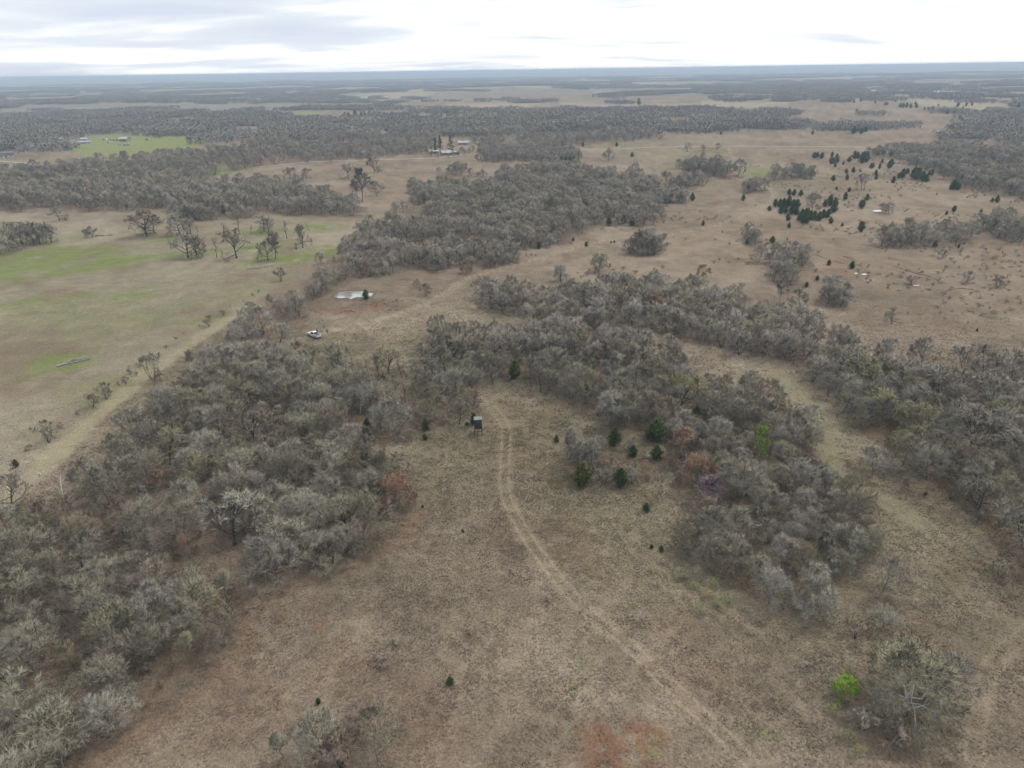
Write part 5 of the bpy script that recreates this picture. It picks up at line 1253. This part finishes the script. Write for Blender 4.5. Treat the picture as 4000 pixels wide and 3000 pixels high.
# ------------------------------------------------------------------ buildings
M['white_wall'] = noisy('white_siding', (.50, .50, .49), (.64, .64, .62), .8); M['white_roof'] = noisy('white_metal_roof', (.30, .32, .34), (.44, .45, .46), .3, .5, .3)
M['grey_roof'] = noisy('grey_metal', (.30, .32, .34), (.42, .44, .46), .3, .5, .3); M['dark_roof'] = noisy('dark_shingle', (.05, .055, .06), (.09, .095, .10), 1)
M['pink_wall'] = noisy('faded_red_siding', (.30, .22, .20), (.42, .33, .30), .6); M['glass'] = noisy('dark_window', (.02, .025, .03), (.04, .045, .05), 2, .2, .5)
M['brown_wall'] = noisy('brown_brick', (.20, .14, .11), (.28, .21, .17), .8)
def house(dx, dy, L, Wd, hw, hr, wall, roof, label, rot=0.0, name='farm_house', windows=3, door=True, cat='house', open_side=False):
    p = G(dx, dy); r = link(name, None, loc=(p[0], p[1], p[2] - .2), rotz=-math.atan2(p[0], p[1]) + rot); tag(r, label, cat)
    if open_side:
        for i in range(6): x = -L / 2 + L * i / 5; MB().box((x - .15, -Wd / 2, 0), (x + .15, -Wd / 2 + .3, hw)).build('post', M['grey_roof'], r)
        MB().box((-L / 2, Wd / 2 - .2, 0), (L / 2, Wd / 2, hw)).build('wall', wall, r)
    else:
        MB().prism([(-Wd / 2, 0), (Wd / 2, 0), (Wd / 2, hw), (0, hw + hr * .96), (-Wd / 2, hw)], 'x', -L / 2, L / 2).build('wall', wall, r)
    ov = .5; t = .15; k = hr / (Wd / 2)
    MB().prism([(-Wd / 2 - ov, hw - k * ov + .04), (0, hw + hr + .04), (Wd / 2 + ov, hw - k * ov + .04), (Wd / 2 + ov, hw - k * ov + t + .04), (0, hw + hr + t + .04), (-Wd / 2 - ov, hw - k * ov + t + .04)], 'x', -L / 2 - ov, L / 2 + ov).build('roof', roof, r)
    if not open_side:
        for i in range(windows):
            x = -L / 2 + L * (i + .6) / (windows + .3)
            w = MB().box((x - .55, -Wd / 2 - .04, 1.0), (x + .55, -Wd / 2 + .05, 2.1)).build('window', M['glass'], r)
            MB().box((x - .68, -Wd / 2 - .06, .88), (x + .68, -Wd / 2 - .045, .98)).build('sill', M['white_wall'], w)
        if door:
            d = MB().box((L * .08 - .5, -Wd / 2 - .05, .15), (L * .08 + .5, -Wd / 2 + .05, 2.15)).build('door', M['dark_roof'], r)
    return r
house(127.5, 304.5, 11, 7, 2.8, 1.6, M['white_wall'], M['white_roof'], 'white farm house with metal roof behind the round juniper', .15)
house(178, 311.3, 18, 5, 2.8, .9, M['white_wall'], M['grey_roof'], 'long white mobile home in the green farmyard', .1, 'mobile_home', 5)
house(183, 306, 7, 6, 3.6, 1.4, M['white_wall'], M['white_roof'], 'white shed behind the long mobile home', 0, 'farm_shed', 1, cat='shed')
house(270, 305.3, 10, 9, 3.6, 2.0, M['pink_wall'], M['white_roof'], 'faded red barn with pale roof in the farmyard', -.5, 'farm_barn', 2, cat='barn')
house(162, 290, 6, 5, 2.6, 1.2, M['white_wall'], M['grey_roof'], 'tiny white shed at the back of the farmyard', 0, 'farm_shed', 1, cat='shed')
house(108, 290, 10, 8, 3, 1.8, M['grey_roof'], M['grey_roof'], 'grey shed half hidden in trees behind the farm house', 0, 'farm_shed', 1, cat='shed')
house(8, 340, 18, 9, 2.8, 1.5, M['white_wall'], M['dark_roof'], 'white house with dark roof at the gravel road end', .1, windows=4)
house(964, 334.5, 10, 7, 2.6, 1.8, M['brown_wall'], M['white_roof'], 'ranch house with white gabled roof under the pines', .15, windows=3)
house(982, 333.5, 10, 5, 2.6, .6, M['dark_roof'], M['white_roof'], 'open carport with flat white roof at the ranch', .05, 'carport', open_side=True, cat='carport')
house(937.5, 331.5, 9, 6, 2.6, 1.2, M['brown_wall'], M['grey_roof'], 'low brown shed behind the narrow ranch pine', 0, 'farm_shed', 1, cat='shed')
house(1001, 313, 12, 6, 3, 1.5, M['grey_roof'], M['grey_roof'], 'long grey barn in the trees beyond the ranch', .1, 'farm_barn', 3, cat='barn')
house(2044, 204.5, 62, 24, 6, 3, M['grey_roof'], M['grey_roof'], 'very long low metal barn on the far prairie', .0, 'farm_barn', 0, False, 'barn', True)
house(2074, 203.5, 30, 8, 3, 1.5, M['white_wall'], M['white_roof'], 'white low row beside the very long barn', 0, 'farm_shed', 0, False, 'shed')
house(1885.6, 202.5, 16, 12, 7, 4, M['white_wall'], M['white_roof'], 'tall white far house before the prairie trees', 0, windows=2)
house(316, 204.5, 34, 16, 5, 3, M['white_wall'], M['white_roof'], 'large white far barn on a green rise', .1, 'farm_barn', 3, cat='barn')
house(580, 216, 24, 11, 4, 2.5, M['white_wall'], M['white_roof'], 'white far house with long roof beside wooded fields', .1, windows=3)
house(562, 218, 14, 9, 4, 3, M['white_wall'], M['white_roof'], 'small white far shed next to the long-roofed house', .1, 'farm_shed', 2, cat='shed')
house(786, 216, 24, 14, 5, 4, M['pink_wall'], M['white_roof'], 'far house with reddish wall and white roof', .1, windows=2)
house(803, 214, 26, 12, 4, 3, M['white_wall'], M['grey_roof'], 'grey-roofed far house in the middle of three', .1, windows=2)
house(832, 213, 22, 11, 4, 3, M['brown_wall'], M['white_roof'], 'long brown far house at the edge of the tan field', .1, windows=3)
for i, (dx, dy, w_) in enumerate([(1262, 171.5, 40), (1300, 171.5, 30), (1352, 186, 20), (1830, 166.5, 26), (1455, 167, 26)]):
    house(dx, dy, w_, 22, 5, 3, M['white_wall'], M['white_roof'], 'far white roof glinting in the wooded plain', 0, 'farm_barn', 2, False, 'barn')['group'] = 'far white roofs in the plain'

# junk cars and trailers of the farmyard
M['car_blue'] = noisy('faded_blue_paint', (.10, .14, .20), (.16, .20, .27), 2, .4, .4); M['car_grey'] = noisy('grey_paint', (.25, .26, .27), (.38, .39, .40), 2, .4, .4)
def old_car(dx, dy, mat, label, rot, van=False):
    p = G(dx, dy); r = link('parked_car', None, loc=tuple(p), rotz=rot); tag(r, label, 'car', None)
    MB().prism([(-2.3, .35), (2.3, .35), (2.35, .75), (1.3, .95), (-2.2, 1.0), (-2.35, .7)], 'y', -.9, .9).build('body', mat, r, .06)
    MB().hexa([(-1.7 if not van else -2.2, -.85, .95), (1.0, -.85, .93), (1.0, .85, .93), (-1.7 if not van else -2.2, .85, .95), (-1.1 if not van else -2.1, -.65, 1.5 if not van else 2.0), (.3, -.65, 1.5 if not van else 2.0), (.3, .65, 1.5 if not van else 2.0), (-1.1 if not van else -2.1, .65, 1.5 if not van else 2.0)]).build('cabin', M['glass'] if not van else mat, r, .05)
    for wx in (-1.4, 1.4):
        for sy in (-1, 1): MB().cyl((wx, sy * .82, .33), .33, 'y', .22, 12).build('wheel', M['rubber'], r)
old_car(234, 309, M['paint'], 'white car parked on the green farmyard grass', 2.9)
for i, (dx, dy, mt, lb) in enumerate([(225, 302.5, 'car_grey', 'grey junk car at the start of the back junk row'), (231, 302.8, 'paint', 'white junk van in the back junk row'), (239, 303, 'car_blue', 'blue junk car in the back junk row'), (246, 303.4, 'car_grey', 'silver junk van in the back junk row'), (252, 304, 'car_blue', 'dark blue junk car beside the faded barn'),
     (257, 313.6, 'car_grey', 'grey junk car in the front junk row'), (263, 313.9, 'paint', 'white junk car in the front junk row'), (270, 314.2, 'car_blue', 'blue junk van in the front junk row'), (277, 314.6, 'car_grey', 'last grey junk car in the front junk row'), (90, 309.5, 'paint', 'white van parked away from the farm house'), (317, 303, 'car_grey', 'pale car out on the green paddock')]):
    old_car(dx, dy, M[mt], lb, .3 + i * .9, 'van' in lb)
for i, (dx, dy, h) in enumerate([(622, 352, 11), (1350, 322, 10), (745, 348, 10.5), (1560, 317, 9)]):
    p = G(dx, dy); r = link('utility_pole', None, loc=tuple(p)); tag(r, 'wooden utility pole beside the gravel road, ' + ['near the hay field', 'near the road grove', 'before the bare woods', 'on the hay prairie'][i], 'pole')
    MB().tube([(0, 0, -.3), (0, 0, h * .9)], [.16, .11], 6).build('post', M['log'], r); MB().box((-1.1, -.08, h * .9 - .5), (1.1, .08, h * .9 - .34)).build('crossarm', M['log'], r)
# distant radio mast
p = G(876.7, 171.5); root = link('radio_mast', None, loc=tuple(p)); tag(root, 'thin lattice radio mast on the horizon', 'mast'); Hm = 95
for i in range(3):
    a = 2.1 * i; MB().tube([(1.6 * math.cos(a), 1.6 * math.sin(a), 0), (1.2 * math.cos(a), 1.2 * math.sin(a), Hm)], [.35, .3], 4).build('leg', M['grey_roof'], root)
for k in range(12):
    q = MB()
    for i in range(3):
        a, c = 2.1 * i, 2.1 * (i + 1); z = Hm * k / 12; q.tube([(1.5 * math.cos(a), 1.5 * math.sin(a), z), (1.5 * math.cos(c), 1.5 * math.sin(c), z + Hm / 12)], [.18, .18], 3)
    q.build('brace', M['grey_roof'], root)
# ------------------------------------------------------------------ all the bare trees of the woods
ZONE = {
 'lower_left': 'the broad thicket by the pasture lane', 'blind_edge': 'in the open grove behind the box blind', 'middle': 'in the thicket behind the blind clearing',
 'lower_right': 'the thicket around the purple redbud', 'brush_knoll': 'in the low brush among the near cedars', 'upper_band': 'in the long thicket before the prairie',
 'right_edge': 'the creek woods beyond the grassy lane', 'pond_wood': 'in the wood behind the pond', 'pasture_corner': 'in the dark clump between truck and pasture',
 'fence_corner': 'in the clump at the pasture fence corner', 'clump_prairie': 'in the oval clump alone on the prairie'}
SPACE = {'lower_left': 4.0, 'blind_edge': 5.2, 'middle': 3.4, 'lower_right': 2.9, 'brush_knoll': 1.7, 'upper_band': 4.2, 'right_edge': 4.2, 'pond_wood': 4.4, 'north_belt': 6.2, 'far_left_wood': 7.6, 'far_mid_wood': 8.6, 'east_wood': 5.6, 'east_top': 9.0}
MIX = {'brush_knoll': ['shrub0', 'shrub0', 'shrub1', 'shrub0', 'slim0'], 'blind_edge': ['oak0', 'oak1', 'oak2', 'pole0', 'round1', 'round3'],
       'lower_right': ['round0', 'round1', 'round2', 'round4', 'round5', 'shrub0', 'slim1'],
       'middle': ['round0', 'round1', 'round3', 'slim0', 'slim1', 'slim2', 'round5', 'pole1'],
       'upper_band': ['round2', 'round3', 'round4', 'slim0', 'slim2', 'round6', 'shrub1'],
       'right_edge': ['round0', 'round2', 'round4', 'round6', 'oak0', 'olive_round', 'round5', 'oak2']}
DEF = ['round0', 'round1', 'round2', 'round3', 'round4', 'round5', 'round6', 'slim0', 'round2', 'round5', 'oak1']
STYLE = {'round': 'bushy', 'slim': 'slender upright', 'oak': 'crooked spreading', 'pole': 'thin sparse', 'shrub': 'low many-stemmed', 'olive': 'olive-tinged rounded'}
allp = []
SPX = np.array([(q[0], q[1]) for q in PLACED]); SPR = np.array([min(1.0, q[2] / 5.0) * (1.7 if q[3] else 1.0) for q in PLACED])
def room(x, y):
    """leave the marked trees free to be seen: nothing on top of them or just in front"""
    r = math.hypot(x, y); u = np.array([x, y]) / r; d = np.array([x, y]) - SPX
    al = -(d @ u); la = np.abs(d @ np.array([-u[1], u[0]]))
    return not ((la < 0.9 + 1.5 * SPR) & (al > -1.2) & (al < 1.5 + 5.5 * SPR)).any()
for zi, (k, P) in enumerate(WOODS_P.items()):
    gap = {'lower_left': .29, 'blind_edge': .36, 'middle': .20, 'upper_band': .30, 'pond_wood': .45, 'pond_wood_right': .42, 'far_left_wood': .44, 'far_mid_wood': .45, 'east_top': .45, 'right_edge': .27, 'north_belt': .16, 'east_wood': .36}.get(k, .25)
    pts = poisson(P, SPACE.get(k, 4.8), keep=lambda X, Y: clear_of_tracks(X, Y) & (fbm(X, Y, 26 if k in ('pond_wood', 'far_left_wood', 'far_mid_wood', 'east_top', 'east_wood') else 11, 500, 3) > gap), grow=0.0, seed=zi + 3)
    mix = MIX.get(k, DEF)
    for (x, y) in pts:
        if math.hypot(x, y) < 300 and not room(x, y): continue
        kd = mix[rw.integers(len(mix))]; s = (.70 + .58 * rw.random()) if k not in ('north_belt', 'far_left_wood', 'far_mid_wood', 'east_wood') else rw.uniform(.95, 1.4)
        if k == 'lower_right': s *= .85
        allp.append((x, y, kd, s, k))
dist = np.array([math.hypot(a[0], a[1]) for a in allp])
order = np.argsort(dist)
N_IND = 215
ind = [allp[i] for i in order if allp[i][4] in ZONE][:N_IND]
ids = set(id(a) for a in ind)
rest = [a for a in allp if id(a) not in ids]
cut = max(math.hypot(a[0], a[1]) for a in ind)
for (x, y, kd, s, zn) in ind:
    r = math.hypot(x, y); st = kd.rstrip('0123456789').split('_')[0]
    depth = ''
    if zn in ('lower_left', 'right_edge', 'lower_right'):
        lim = {'lower_left': (88, 118), 'right_edge': (105, 135), 'lower_right': (92, 118)}[zn]
        depth = 'near side of ' if r < lim[0] else ('middle of ' if r < lim[1] else 'far side of ')
    size = 'small' if s < .85 else ('tall' if s > 1.08 else 'middling'); noun = 'shrub' if st == 'shrub' else 'tree'
    lab = f"{size} {STYLE[st]} bare {noun}, {depth}{ZONE[zn]}"
    place(kd, (x, y, float(hgt(x, y))), PROTO[kd]['H'] * s, label=lab, cat=noun, group=f"{size} {STYLE[st]} bare {noun}s, {depth}{ZONE[zn]}", name='bare_' + noun)
near_k = sorted({a[2] for a in rest} ); mids = ['mid0', 'mid1', 'mid2', 'mid3']; kinds = near_k + mids
P3 = np.array([(a[0], a[1], float(hgt(a[0], a[1])) - .1) for a in rest])
rr = np.hypot(P3[:, 0], P3[:, 1])
ki = np.array([kinds.index(a[2]) if r < 190 else kinds.index(mids[rw.integers(4)]) for a, r in zip(rest, rr)])
scatter('woodland', P3, [joined_proto(k) for k in kinds], ki, rw.random(len(rest)) * 6.283, np.array([a[3] for a in rest]), 'bare grey winter woodland in belts and clumps beyond the near thickets', 'woodland')

# ------------------------------------------------------------------ haze
m = bpy.data.materials.new('haze_air'); m.use_nodes = True; nt = m.node_tree; nt.nodes.clear()
o_ = nt.nodes.new('ShaderNodeOutputMaterial'); pv = nt.nodes.new('ShaderNodeVolumePrincipled')
pv.inputs['Color'].default_value = (0.68, 0.83, 1.0, 1); pv.inputs['Density'].default_value = 0.00018; pv.inputs['Anisotropy'].default_value = 0.0
nt.links.new(pv.outputs[0], o_.inputs['Volume'])
hzb = MB().box((-29000, -29000, -11), (29000, 29000, 82)).build('haze', m)
hzb['kind'] = 'stuff'; tag(hzb, 'pale blue haze over the far plain', 'haze')
